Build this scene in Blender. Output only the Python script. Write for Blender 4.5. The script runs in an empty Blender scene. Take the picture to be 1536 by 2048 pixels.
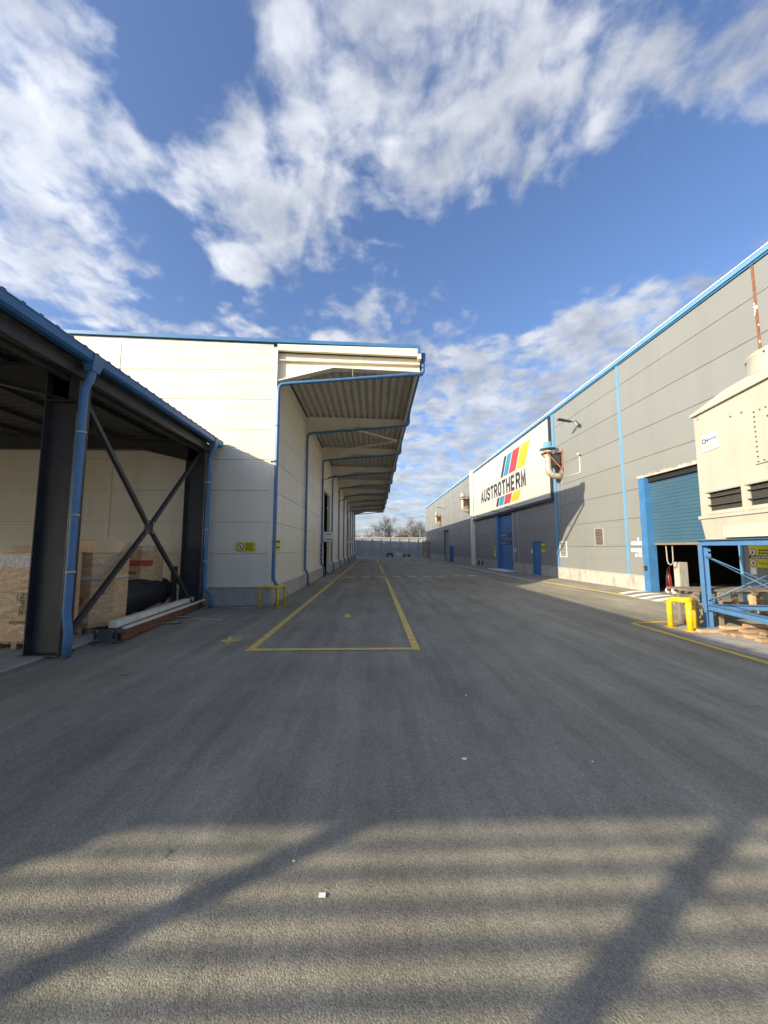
import bpy, math, random
from mathutils import Vector, Matrix
random.seed(7)
scene = bpy.context.scene
COL = scene.collection
R_ = math.radians

# ------------------------------------------------------------------ camera
F_PX, CAM_H = 740.0, 2.0
PITCH, YAW = math.atan(71/740), math.atan(20/740)
FW = Vector((math.sin(YAW)*math.cos(PITCH), math.cos(YAW)*math.cos(PITCH), math.sin(PITCH)))
RT = Vector((math.cos(YAW), -math.sin(YAW), 0))
UP = RT.cross(FW)
CAM = Vector((0, 0, CAM_H))
cd = bpy.data.cameras.new('camera')
cd.sensor_fit = 'VERTICAL'; cd.sensor_height = 36; cd.lens = F_PX/2048*36
cd.clip_start = 0.05; cd.clip_end = 3000
cam = bpy.data.objects.new('camera', cd); COL.objects.link(cam)
cam.matrix_world = Matrix(((RT.x, UP.x, -FW.x, 0), (RT.y, UP.y, -FW.y, 0), (RT.z, UP.z, -FW.z, CAM_H), (0, 0, 0, 1)))
scene.camera = cam

def ray(x, y): return FW + RT*((x-768)/F_PX) + UP*((1024-y)/F_PX)
def G(x, y, z=0.0):                       # photo pixel -> point on a level at height z
    d = ray(x, y); return CAM + d*((z-CAM_H)/d.z)
def PXP(x, y, c):                         # photo pixel -> point on the plane X = c
    d = ray(x, y); return CAM + d*(c/d.x)
def PYP(x, y, c):
    d = ray(x, y); return CAM + d*(c/d.y)

# ------------------------------------------------------------------ sun, sky, exposure
SUN = Vector((1, 0.60, -0.45)).normalized()
ELEV = math.asin(-SUN.z)
sl = bpy.data.lights.new('sun', 'SUN'); sl.energy = 2.0; sl.angle = R_(0.53); sl.color = (1.0, 0.88, 0.65)
so = bpy.data.objects.new('sun', sl); COL.objects.link(so)
so.rotation_euler = SUN.to_track_quat('-Z', 'Y').to_euler(); so.location = (-30, -20, 30)
scene.view_settings.view_transform = 'Standard'; scene.view_settings.look = 'None'
scene.view_settings.gamma = 1; scene.view_settings.use_curve_mapping = False
scene.view_settings.exposure = 2.15

world = bpy.data.worlds.new('World'); scene.world = world; world.use_nodes = True
def build_world():
    nt = world.node_tree; N = nt.nodes; L = nt.links; N.clear()
    def nd(t, **k):
        n = N.new(t)
        for a, b in k.items(): setattr(n, a, b)
        return n
    def mth(op, a, b=None, clamp=False):
        n = nd('ShaderNodeMath', operation=op, use_clamp=clamp)
        for i, v in enumerate((a, b)):
            if v is None: continue
            if isinstance(v, (int, float)): n.inputs[i].default_value = v
            else: L.new(v, n.inputs[i])
        return n.outputs[0]
    sky = nd('ShaderNodeTexSky', sky_type='NISHITA', sun_disc=False)
    sky.sun_elevation = ELEV; sky.sun_rotation = math.atan2(-SUN.x, -SUN.y)
    sky.altitude = 300; sky.air_density = 1.0; sky.dust_density = 3.2; sky.ozone_density = 2.2
    tc = nd('ShaderNodeTexCoord'); sp = nd('ShaderNodeSeparateXYZ'); L.new(tc.outputs['Generated'], sp.inputs[0])
    zc = mth('ADD', mth('MAXIMUM', sp.outputs[2], 0.0), 0.18)
    cb = nd('ShaderNodeCombineXYZ')
    L.new(mth('DIVIDE', sp.outputs[0], zc), cb.inputs[0]); L.new(mth('DIVIDE', sp.outputs[1], zc), cb.inputs[1])
    uv = cb.outputs[0]
    def uvpix(x, y):
        d = ray(x, y).normalized(); k = max(d.z, 0)+.18; return (d.x/k, d.y/k, (k-.08)/k)
    # domain warp keeps the cloud edges ragged
    wn = nd('ShaderNodeTexNoise', noise_dimensions='2D'); wn.inputs['Scale'].default_value = 3.0; wn.inputs['Detail'].default_value = 4
    L.new(uv, wn.inputs['Vector'])
    wv = nd('ShaderNodeVectorMath', operation='MULTIPLY_ADD'); L.new(wn.outputs['Color'], wv.inputs[0])
    wv.inputs[1].default_value = (.09, .09, 0); L.new(uv, wv.inputs[2]); wuv = wv.outputs[0]
    def noise(scale, detail, rough, vec, off, sx=1, sy=1, rot=0):
        mp = nd('ShaderNodeMapping'); mp.inputs['Location'].default_value = off; mp.inputs['Scale'].default_value = (sx, sy, 1)
        mp.inputs['Rotation'].default_value = (0, 0, rot); L.new(vec, mp.inputs[0])
        n = nd('ShaderNodeTexNoise', noise_dimensions='2D'); n.inputs['Scale'].default_value = scale
        n.inputs['Detail'].default_value = detail; n.inputs['Roughness'].default_value = rough
        L.new(mp.outputs[0], n.inputs['Vector']); return n.outputs['Fac']
    n1 = noise(4.0, 6, .52, wuv, (3.1, 1.7, 0))
    n2 = noise(15.0, 6, .55, wuv, (.4, 7.2, 0))
    vo = nd('ShaderNodeTexVoronoi', voronoi_dimensions='2D', feature='SMOOTH_F1'); vo.inputs['Scale'].default_value = 10.0; vo.inputs['Smoothness'].default_value = .6
    w2 = nd('ShaderNodeVectorMath', operation='MULTIPLY_ADD'); L.new(wn.outputs['Color'], w2.inputs[0]); w2.inputs[1].default_value = (.30, .30, 0); L.new(uv, w2.inputs[2]); L.new(w2.outputs[0], vo.inputs['Vector'])
    puff = mth('SUBTRACT', .5, vo.outputs['Distance'])
    dens = mth('ADD', mth('ADD', mth('MULTIPLY', n1, .55), mth('MULTIPLY', n2, .50)), mth('MULTIPLY', puff, .26))
    # broad cloud sheets: where the sky holds cloud and where it is open blue
    cov = None
    blobs = [((60, 120), .30, .26), ((20, 330), .24, .22), ((190, 330), .13, .18), ((110, 570), .20, .20), ((10, 500), .14, .14),
             ((470, 200), .11, .16), ((640, 60), .20, .16), ((680, 300), .20, .24), ((520, 390), .15, .20), ((480, 520), .09, .22), ((600, 460), .12, .14), ((850, 230), .24, .22),
             ((1040, 280), .18, .18), ((980, 60), .22, .14), ((1300, 160), .26, .16), ((1450, 230), .18, .12), ((1340, 620), .16, .18), ((1200, 680), .20, .18),
             ((860, 830), .60, .24), ((1010, 800), .55, .26), ((820, 960), 2.2, .34), ((950, 920), 1.8, .28), ((1130, 740), .40, .18), ((780, 1040), 5, .3), ((720, 630), .08, .09),
             ((330, 60), .13, -.32), ((300, 200), .10, -.28), ((420, 60), .07, -.14), ((290, 470), .12, -.24), ((400, 590), .16, -.24), ((620, 600), .18, -.30), ((560, 640), .10, -.2), ((250, 420), .08, -.12),
             ((960, 540), .34, -.36), ((1230, 470), .30, -.36), ((780, 640), .20, -.22), ((1020, 650), .20, -.24), ((860, 700), .2, -.2), ((1450, 420), .22, -.28)]
    for (pp, r, w) in blobs:
        dn = nd('ShaderNodeVectorMath', operation='DISTANCE'); L.new(wuv, dn.inputs[0])
        c = uvpix(*pp); dn.inputs[1].default_value = (c[0]+.045, c[1]+.045, .0)
        mr = nd('ShaderNodeMapRange', interpolation_type='SMOOTHSTEP'); L.new(dn.outputs['Value'], mr.inputs[0])
        mr.inputs[1].default_value = 0; mr.inputs[2].default_value = r*1.35*c[2]; mr.inputs[3].default_value = w; mr.inputs[4].default_value = 0
        cov = mr.outputs[0] if cov is None else mth('ADD', cov, mr.outputs[0])
    cov = mth('MINIMUM', mth('MAXIMUM', cov, -.30), .26)
    d = mth('ADD', dens, cov)
    ma = nd('ShaderNodeMapRange', interpolation_type='SMOOTHSTEP'); L.new(d, ma.inputs[0])
    ma.inputs[1].default_value = .56; ma.inputs[2].default_value = .92; ma.inputs[3].default_value = 0; ma.inputs[4].default_value = .88
    # thickness tint: thin cloud bluish, thick cloud white, with greyer undersides from a second noise
    sh = noise(5.0, 6, .6, wuv, (9.3, 2.2, 0))
    rp = nd('ShaderNodeMapRange'); L.new(sh, rp.inputs[0]); rp.inputs[1].default_value = .3; rp.inputs[2].default_value = .72
    cm = nd('ShaderNodeMix', data_type='RGBA'); L.new(rp.outputs[0], cm.inputs[0])
    cm.inputs[6].default_value = CLOUD_LO; cm.inputs[7].default_value = CLOUD_HI
    mx = nd('ShaderNodeMix', data_type='RGBA'); L.new(ma.outputs[0], mx.inputs[0])
    tint = nd('ShaderNodeMix', data_type='RGBA', blend_type='MULTIPLY'); tint.inputs[0].default_value = 1
    L.new(sky.outputs[0], tint.inputs[6]); tint.inputs[7].default_value = SKY_TINT
    # cloud scatters forward: it is brighter the closer it stands to the sun
    dt = nd('ShaderNodeVectorMath', operation='DOT_PRODUCT'); L.new(tc.outputs['Generated'], dt.inputs[0]); dt.inputs[1].default_value = tuple(-SUN)
    ph = mth('ADD', mth('MULTIPLY', mth('POWER', mth('ADD', mth('MULTIPLY', dt.outputs['Value'], .5), .5), 2.0), .85), .88)
    cs = nd('ShaderNodeVectorMath', operation='SCALE'); L.new(cm.outputs[2], cs.inputs[0]); L.new(ph, cs.inputs['Scale'])
    L.new(tint.outputs[2], mx.inputs[6]); L.new(cs.outputs[0], mx.inputs[7])
    bg = nd('ShaderNodeBackground'); bg.inputs[1].default_value = .13; L.new(mx.outputs[2], bg.inputs[0])
    out = nd('ShaderNodeOutputWorld'); L.new(bg.outputs[0], out.inputs[0])
CLOUD_LO = (0.82, 0.89, 1.04, 1); CLOUD_HI = (1.58, 1.62, 1.72, 1); SKY_TINT = (.34, .375, .45, 1)
build_world()

# ------------------------------------------------------------------ materials
def material(name, color, rough=.55, metal=0.0, var=.10, vscale=1.5, bump=0.0, bscale=60.0, rib=None, dirt=None,
             dirt_amt=0.0, dscale=.8, dstretch=(1, 1, 1), spec=.4, tint=0.0, grain=None):
    m = bpy.data.materials.new(name); m.use_nodes = True
    nt = m.node_tree; N = nt.nodes; L = nt.links
    b = N['Principled BSDF']; b.inputs['Roughness'].default_value = rough; b.inputs['Metallic'].default_value = metal
    b.inputs['Specular IOR Level'].default_value = spec
    geo = N.new('ShaderNodeNewGeometry'); pos = geo.outputs['Position']
    n = N.new('ShaderNodeTexNoise'); n.inputs['Scale'].default_value = vscale; n.inputs['Detail'].default_value = 6
    L.new(pos, n.inputs['Vector'])
    mr = N.new('ShaderNodeMapRange'); L.new(n.outputs['Fac'], mr.inputs[0])
    mr.inputs[1].default_value = .25; mr.inputs[2].default_value = .75; mr.inputs[3].default_value = 1-var; mr.inputs[4].default_value = 1+var
    val = mr.outputs[0]
    if tint:
        oi = N.new('ShaderNodeObjectInfo'); t = N.new('ShaderNodeMapRange'); L.new(oi.outputs['Random'], t.inputs[0])
        t.inputs[3].default_value = 1-tint; t.inputs[4].default_value = 1+tint
        mm = N.new('ShaderNodeMath'); mm.operation = 'MULTIPLY'; L.new(val, mm.inputs[0]); L.new(t.outputs[0], mm.inputs[1]); val = mm.outputs[0]
    vm = N.new('ShaderNodeVectorMath'); vm.operation = 'SCALE'; vm.inputs[0].default_value = color[:3]; L.new(val, vm.inputs['Scale'])
    colr = vm.outputs[0]
    if dirt:
        mp = N.new('ShaderNodeMapping'); mp.inputs['Scale'].default_value = dstretch; L.new(pos, mp.inputs[0])
        dn = N.new('ShaderNodeTexNoise'); dn.inputs['Scale'].default_value = dscale; dn.inputs['Detail'].default_value = 8; dn.inputs['Roughness'].default_value = .65
        L.new(mp.outputs[0], dn.inputs['Vector'])
        dr = N.new('ShaderNodeMapRange'); L.new(dn.outputs['Fac'], dr.inputs[0])
        dr.inputs[1].default_value = .48; dr.inputs[2].default_value = .72; dr.inputs[4].default_value = dirt_amt
        mx = N.new('ShaderNodeMix'); mx.data_type = 'RGBA'; L.new(dr.outputs[0], mx.inputs[0]); L.new(colr, mx.inputs[6]); mx.inputs[7].default_value = (*dirt, 1)
        colr = mx.outputs[2]
    if grain:                                     # wood grain: noise stretched along an object axis
        tc = N.new('ShaderNodeTexCoord'); mp = N.new('ShaderNodeMapping'); mp.inputs['Scale'].default_value = grain
        L.new(tc.outputs['Object'], mp.inputs[0])
        gn = N.new('ShaderNodeTexNoise'); gn.inputs['Scale'].default_value = 1; gn.inputs['Detail'].default_value = 5; L.new(mp.outputs[0], gn.inputs['Vector'])
        gr = N.new('ShaderNodeMapRange'); L.new(gn.outputs['Fac'], gr.inputs[0]); gr.inputs[1].default_value = .3; gr.inputs[2].default_value = .7
        gr.inputs[3].default_value = .7; gr.inputs[4].default_value = 1.2
        v2 = N.new('ShaderNodeVectorMath'); v2.operation = 'SCALE'; L.new(colr, v2.inputs[0]); L.new(gr.outputs[0], v2.inputs['Scale']); colr = v2.outputs[0]
    L.new(colr, b.inputs['Base Color'])
    h = None
    if rib:
        sp = N.new('ShaderNodeSeparateXYZ'); L.new(pos, sp.inputs[0])
        a = N.new('ShaderNodeMath'); a.operation = 'MULTIPLY'; L.new(sp.outputs['XYZ'.index(rib[0])], a.inputs[0]); a.inputs[1].default_value = 2*math.pi/rib[1]
        s = N.new('ShaderNodeMath'); s.operation = 'SINE'; L.new(a.outputs[0], s.inputs[0])
        bn = N.new('ShaderNodeBump'); bn.inputs['Strength'].default_value = 1; bn.inputs['Distance'].default_value = rib[2]; L.new(s.outputs[0], bn.inputs['Height'])
        h = bn
    if bump:
        b2 = N.new('ShaderNodeTexNoise'); b2.inputs['Scale'].default_value = bscale; b2.inputs['Detail'].default_value = 4; L.new(pos, b2.inputs['Vector'])
        bn = N.new('ShaderNodeBump'); bn.inputs['Strength'].default_value = 1; bn.inputs['Distance'].default_value = bump; L.new(b2.outputs['Fac'], bn.inputs['Height'])
        if h: L.new(h.outputs[0], bn.inputs['Normal'])
        h = bn
    if h: L.new(h.outputs[0], b.inputs['Normal'])
    return m

M = {}
M['cream'] = material('cream_panel', (.75, .685, .54), .42, var=.03, vscale=.6, rib=('Z', .09, .0022), tint=.03, dirt=(.45, .41, .34), dirt_amt=.3, dscale=.5, dstretch=(3, 3, .35))
M['cream_smooth'] = material('cream_trim', (.75, .685, .54), .45, var=.04, vscale=.9, dirt=(.4, .37, .31), dirt_amt=.18, dscale=1.2, dstretch=(3, 3, .4))
M['white_steel'] = material('white_painted_steel', (.78, .73, .63), .5, var=.06, vscale=1.2, dirt=(.3, .27, .22), dirt_amt=.25, dscale=1.5)
M['deck'] = material('galvanised_deck', (.55, .51, .44), .55, metal=.0, var=.10, vscale=1.5)
M['grey'] = material('grey_panel', (.205, .211, .205), .45, var=.035, vscale=.5, tint=.025, dirt=(.15, .153, .147), dirt_amt=.3, dscale=.45, dstretch=(2.5, 2.5, .3))
M['grey_smooth'] = material('grey_trim', (.36, .355, .335), .5, var=.05, dirt=(.2, .19, .17), dirt_amt=.2)
M['joint'] = material('dark_joint', (.13, .13, .12), .8)
M['joint_cream'] = material('pale_joint', (.36, .335, .28), .8)
M['core'] = material('building_core', (.25, .25, .25), .8)
M['blue'] = material('blue_trim', (.042, .155, .34), .4, var=.08, vscale=2.5, dirt=(.12, .2, .3), dirt_amt=.3, dscale=2.5)
M['lightblue'] = material('light_blue_trim', (.12, .27, .42), .4, var=.06, dirt=(.2, .28, .33), dirt_amt=.3)
M['bluepipe'] = material('blue_pipe', (.062, .165, .335), .38, var=.10, vscale=4, dirt=(.17, .22, .27), dirt_amt=.5, dscale=5)
M['bluesteel'] = material('blue_steel', (.075, .19, .38), .5, var=.10, vscale=4, dirt=(.12, .10, .08), dirt_amt=.35, dscale=5, bump=.001)
M['bluedoor'] = material('blue_door', (.045, .155, .36), .45, var=.05, rib=('Z', .25, .002), dirt=(.1, .13, .17), dirt_amt=.2)
M['teal'] = material('blue_roller_door', (.042, .098, .150), .4, var=.05, dirt=(.10, .13, .14), dirt_amt=.3)
M['dark'] = material('dark_steel', (.040, .040, .041), .5, var=.15, vscale=4, dirt=(.10, .095, .085), dirt_amt=.25, dscale=3)
M['darkroof'] = material('dark_roof_sheet', (.075, .072, .068), .6, var=.15)
M['concrete'] = material('concrete', (.33, .315, .285), .85, var=.14, vscale=2, bump=.004, bscale=30, dirt=(.13, .12, .11), dirt_amt=.7, dscale=1.6)
M['plinth'] = material('plinth_concrete', (.40, .38, .34), .85, var=.13, vscale=3, bump=.003, bscale=35, dirt=(.17, .155, .13), dirt_amt=.7, dscale=1.8, dstretch=(1.5, 1.5, .6))
M['slab'] = material('slab_concrete', (.40, .38, .35), .85, var=.12, vscale=1.5, bump=.002, bscale=50, dirt=(.15, .14, .13), dirt_amt=.6, dscale=1.2)
M['black'] = material('black_rubber', (.018, .018, .019), .6)
M['pipe_black'] = material('black_pipe_wrap', (.022, .022, .023), .55, var=.2, vscale=5, bump=.01, bscale=6, dirt=(.06, .055, .05), dirt_amt=.4, dscale=3)
M['white'] = material('white_print', (.75, .74, .72), .5, var=.03)
M['signwhite'] = material('sign_white', (.47, .455, .415), .45, var=.02, vscale=.4, dirt=(.38, .35, .29), dirt_amt=.2, dscale=.6, dstretch=(1, 2, .3))
M['charcoal'] = material('charcoal_print', (.035, .04, .045), .5, var=.05)
M['cyan'] = material('cyan_print', (.03, .20, .36), .5, var=.03)
M['red'] = material('red_print', (.36, .04, .04), .5, var=.03)
M['yellow_print'] = material('yellow_print', (.50, .34, .025), .5, var=.03)
M['yellow_sign'] = material('yellow_sign', (.60, .55, .03), .5, var=.04)
M['yellow_paint'] = material('yellow_steel_paint', (.70, .44, .015), .4, var=.06, dirt=(.25, .14, .03), dirt_amt=.4, dscale=6)
M['rust'] = material('rusty_steel', (.19, .085, .045), .8, var=.3, vscale=6, bump=.004, bscale=40, dirt=(.07, .035, .025), dirt_amt=.6, dscale=5)
M['rustbracket'] = material('rusty_bracket', (.32, .13, .07), .75, var=.25, vscale=8)
M['galv'] = material('galvanised_pipe', (.50, .46, .36), .4, metal=.35, var=.18, vscale=6, dirt=(.25, .2, .14), dirt_amt=.4, dscale=5)
M['tower'] = material('cream_fibreglass', (.43, .41, .345), .5, var=.05, vscale=2, bump=.0015, bscale=25, dirt=(.30, .27, .20), dirt_amt=.35, dscale=1.6, dstretch=(2, 2, .5))
M['dark_louvre'] = material('dark_louvre', (.05, .05, .045), .7, var=.2)
M['wood'] = material('weathered_wood', (.30, .20, .125), .8, var=.18, vscale=3, grain=(3, 40, 40), tint=.25, bump=.002, bscale=80)
M['woodpale'] = material('pale_wood', (.42, .30, .18), .8, var=.15, vscale=3, grain=(3, 40, 40), tint=.2, bump=.002, bscale=80)
M['woodgrey'] = material('grey_timber', (.20, .165, .13), .85, var=.2, vscale=3, grain=(3, 40, 40), tint=.2, bump=.003, bscale=60)
M['cardboard'] = material('wrapped_cardboard', (.56, .36, .18), .34, var=.12, vscale=5, bump=.018, bscale=10, tint=.08, dirt=(.78, .61, .40), dirt_amt=.8, dscale=3.0, dstretch=(1, 1, 4), spec=.6)
M['cardlid'] = material('cardboard_lid', (.72, .50, .27), .5, var=.10, vscale=4, bump=.006, bscale=7)
M['film'] = material('plastic_film', (.55, .52, .48), .22, var=.15, vscale=8, bump=.02, bscale=14, spec=.7)
M['print_dark'] = material('dark_ink', (.03, .027, .025), .6)
M['redband'] = material('red_band', (.42, .06, .04), .5)
M['creambeam'] = material('cream_beam', (.76, .73, .64), .5, var=.08, dirt=(.3, .27, .2), dirt_amt=.5, dscale=3)
M['plate'] = material('grey_steel_plate', (.07, .075, .085), .5, var=.15)
M['fence'] = material('galvanised_fence', (.36, .39, .41), .5, metal=.0, var=.12, vscale=1.2, tint=.05, dirt=(.2, .21, .2), dirt_amt=.4, dscale=.8, dstretch=(2, 2, .3))
M['fencecap'] = material('fence_cap', (.50, .47, .40), .5)
M['bark'] = material('bare_bark', (.085, .07, .058), .9, var=.2)
M['barkpale'] = material('pale_bark', (.17, .145, .12), .9, var=.2)
M['brick'] = material('brick_wall', (.35, .16, .10), .85, var=.15)
M['tile'] = material('roof_tile', (.17, .08, .055), .85, var=.2)
M['glass'] = material('dark_glass', (.03, .04, .05), .08, spec=.8)
M['red_paint'] = material('red_paint', (.16, .012, .010), .35)
M['lamp_lens'] = material('lamp_lens', (.62, .62, .6), .25)
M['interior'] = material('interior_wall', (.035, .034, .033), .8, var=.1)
M['paper'] = material('paper_scrap', (.78, .78, .76), .7)
M['pipe_grey'] = material('grey_conduit', (.55, .54, .50), .5)

def asphalt():
    m = bpy.data.materials.new('asphalt'); m.use_nodes = True
    nt = m.node_tree; N = nt.nodes; L = nt.links; b = N['Principled BSDF']
    b.inputs['Specular IOR Level'].default_value = .35
    geo = N.new('ShaderNodeNewGeometry'); pos = geo.outputs['Position']
    def noise(scale, detail=5, rough=.6, st=None, rot=0):
        v = pos
        if st:
            mp = N.new('ShaderNodeMapping'); mp.inputs['Scale'].default_value = st; mp.inputs['Rotation'].default_value = (0, 0, rot); L.new(pos, mp.inputs[0]); v = mp.outputs[0]
        n = N.new('ShaderNodeTexNoise'); n.inputs['Scale'].default_value = scale; n.inputs['Detail'].default_value = detail; n.inputs['Roughness'].default_value = rough
        L.new(v, n.inputs['Vector']); return n.outputs['Fac']
    def rng(v, a, b_, c, d):
        r = N.new('ShaderNodeMapRange'); L.new(v, r.inputs[0])
        for i, q in enumerate((a, b_, c, d)): r.inputs[i+1].default_value = q
        return r.outputs[0]
    def mul(a, b_):
        x = N.new('ShaderNodeMath'); x.operation = 'MULTIPLY'; L.new(a, x.inputs[0]); L.new(b_, x.inputs[1]); return x.outputs[0]
    agg = N.new('ShaderNodeTexVoronoi'); agg.inputs['Scale'].default_value = 120; L.new(pos, agg.inputs['Vector'])
    stone = N.new('ShaderNodeSeparateColor'); L.new(agg.outputs['Color'], stone.inputs[0])
    v = rng(noise(.35, 6, .6), .3, .7, .82, 1.16)
    v = mul(v, rng(noise(.9, 6, .65, (2.2, .10, 1), .04), .3, .7, .74, 1.22))           # tyre streaks down the yard
    v = mul(v, rng(noise(2.2, 6, .7, (1.0, .35, 1), -.5), .32, .7, .84, 1.16))
    v = mul(v, rng(noise(9, 5, .7), .3, .7, .93, 1.07))
    v = mul(v, rng(stone.outputs[0], 0, 1, .74, 1.28))
    v = mul(v, rng(noise(190, 3, .6), .3, .72, .78, 1.2))
    # dusty pale stains
    mx = N.new('ShaderNodeMix'); mx.data_type = 'RGBA'
    L.new(rng(noise(.55, 9, .72, (1, .45, 1), .3), .56, .80, 0, .55), mx.inputs[0])
    mx.inputs[6].default_value = ASPHALT; mx.inputs[7].default_value = (.37, .335, .26, 1)
    # dark oil spots
    mo = N.new('ShaderNodeMix'); mo.data_type = 'RGBA'; L.new(rng(noise(3.2, 4, .55), .69, .75, 0, .7), mo.inputs[0])
    L.new(mx.outputs[2], mo.inputs[6]); mo.inputs[7].default_value = (.05, .048, .045, 1)
    sc = N.new('ShaderNodeVectorMath'); sc.operation = 'SCALE'; L.new(mo.outputs[2], sc.inputs[0]); L.new(v, sc.inputs['Scale'])
    L.new(sc.outputs[0], b.inputs['Base Color'])
    L.new(rng(noise(.7, 4, .6), .3, .7, .72, .9), b.inputs['Roughness'])
    b1 = N.new('ShaderNodeBump'); b1.inputs['Strength'].default_value = 1; b1.inputs['Distance'].default_value = .0022; b1.invert = True
    L.new(agg.outputs['Distance'], b1.inputs['Height'])
    b2 = N.new('ShaderNodeBump'); b2.inputs['Strength'].default_value = 1; b2.inputs['Distance'].default_value = .0018
    L.new(noise(85, 4, .65), b2.inputs['Height']); L.new(b1.outputs[0], b2.inputs['Normal']); L.new(b2.outputs[0], b.inputs['Normal'])
    return m
ASPHALT = (.252, .231, .178, 1)
M['asphalt'] = asphalt()

def paint(name, color, wear):
    m = bpy.data.materials.new(name); m.use_nodes = True
    nt = m.node_tree; N = nt.nodes; L = nt.links; b = N['Principled BSDF']; b.inputs['Roughness'].default_value = .7
    geo = N.new('ShaderNodeNewGeometry')
    n = N.new('ShaderNodeTexNoise'); n.inputs['Scale'].default_value = 5; n.inputs['Detail'].default_value = 10; n.inputs['Roughness'].default_value = .75
    L.new(geo.outputs['Position'], n.inputs['Vector'])
    r = N.new('ShaderNodeMapRange'); L.new(n.outputs['Fac'], r.inputs[0]); r.inputs[1].default_value = .42; r.inputs[2].default_value = .62; r.inputs[4].default_value = wear
    mx = N.new('ShaderNodeMix'); mx.data_type = 'RGBA'; L.new(r.outputs[0], mx.inputs[0]); mx.inputs[6].default_value = (*color, 1); mx.inputs[7].default_value = (.22, .20, .17, 1)
    L.new(mx.outputs[2], b.inputs['Base Color']); return m
M['line_yellow'] = paint('yellow_line_paint', (.78, .55, .09), .5)
M['line_bright'] = paint('bright_yellow_line_paint', (.74, .50, .04), .25)
M['line_white'] = paint('white_line_paint', (.88, .85, .78), .4)

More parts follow.
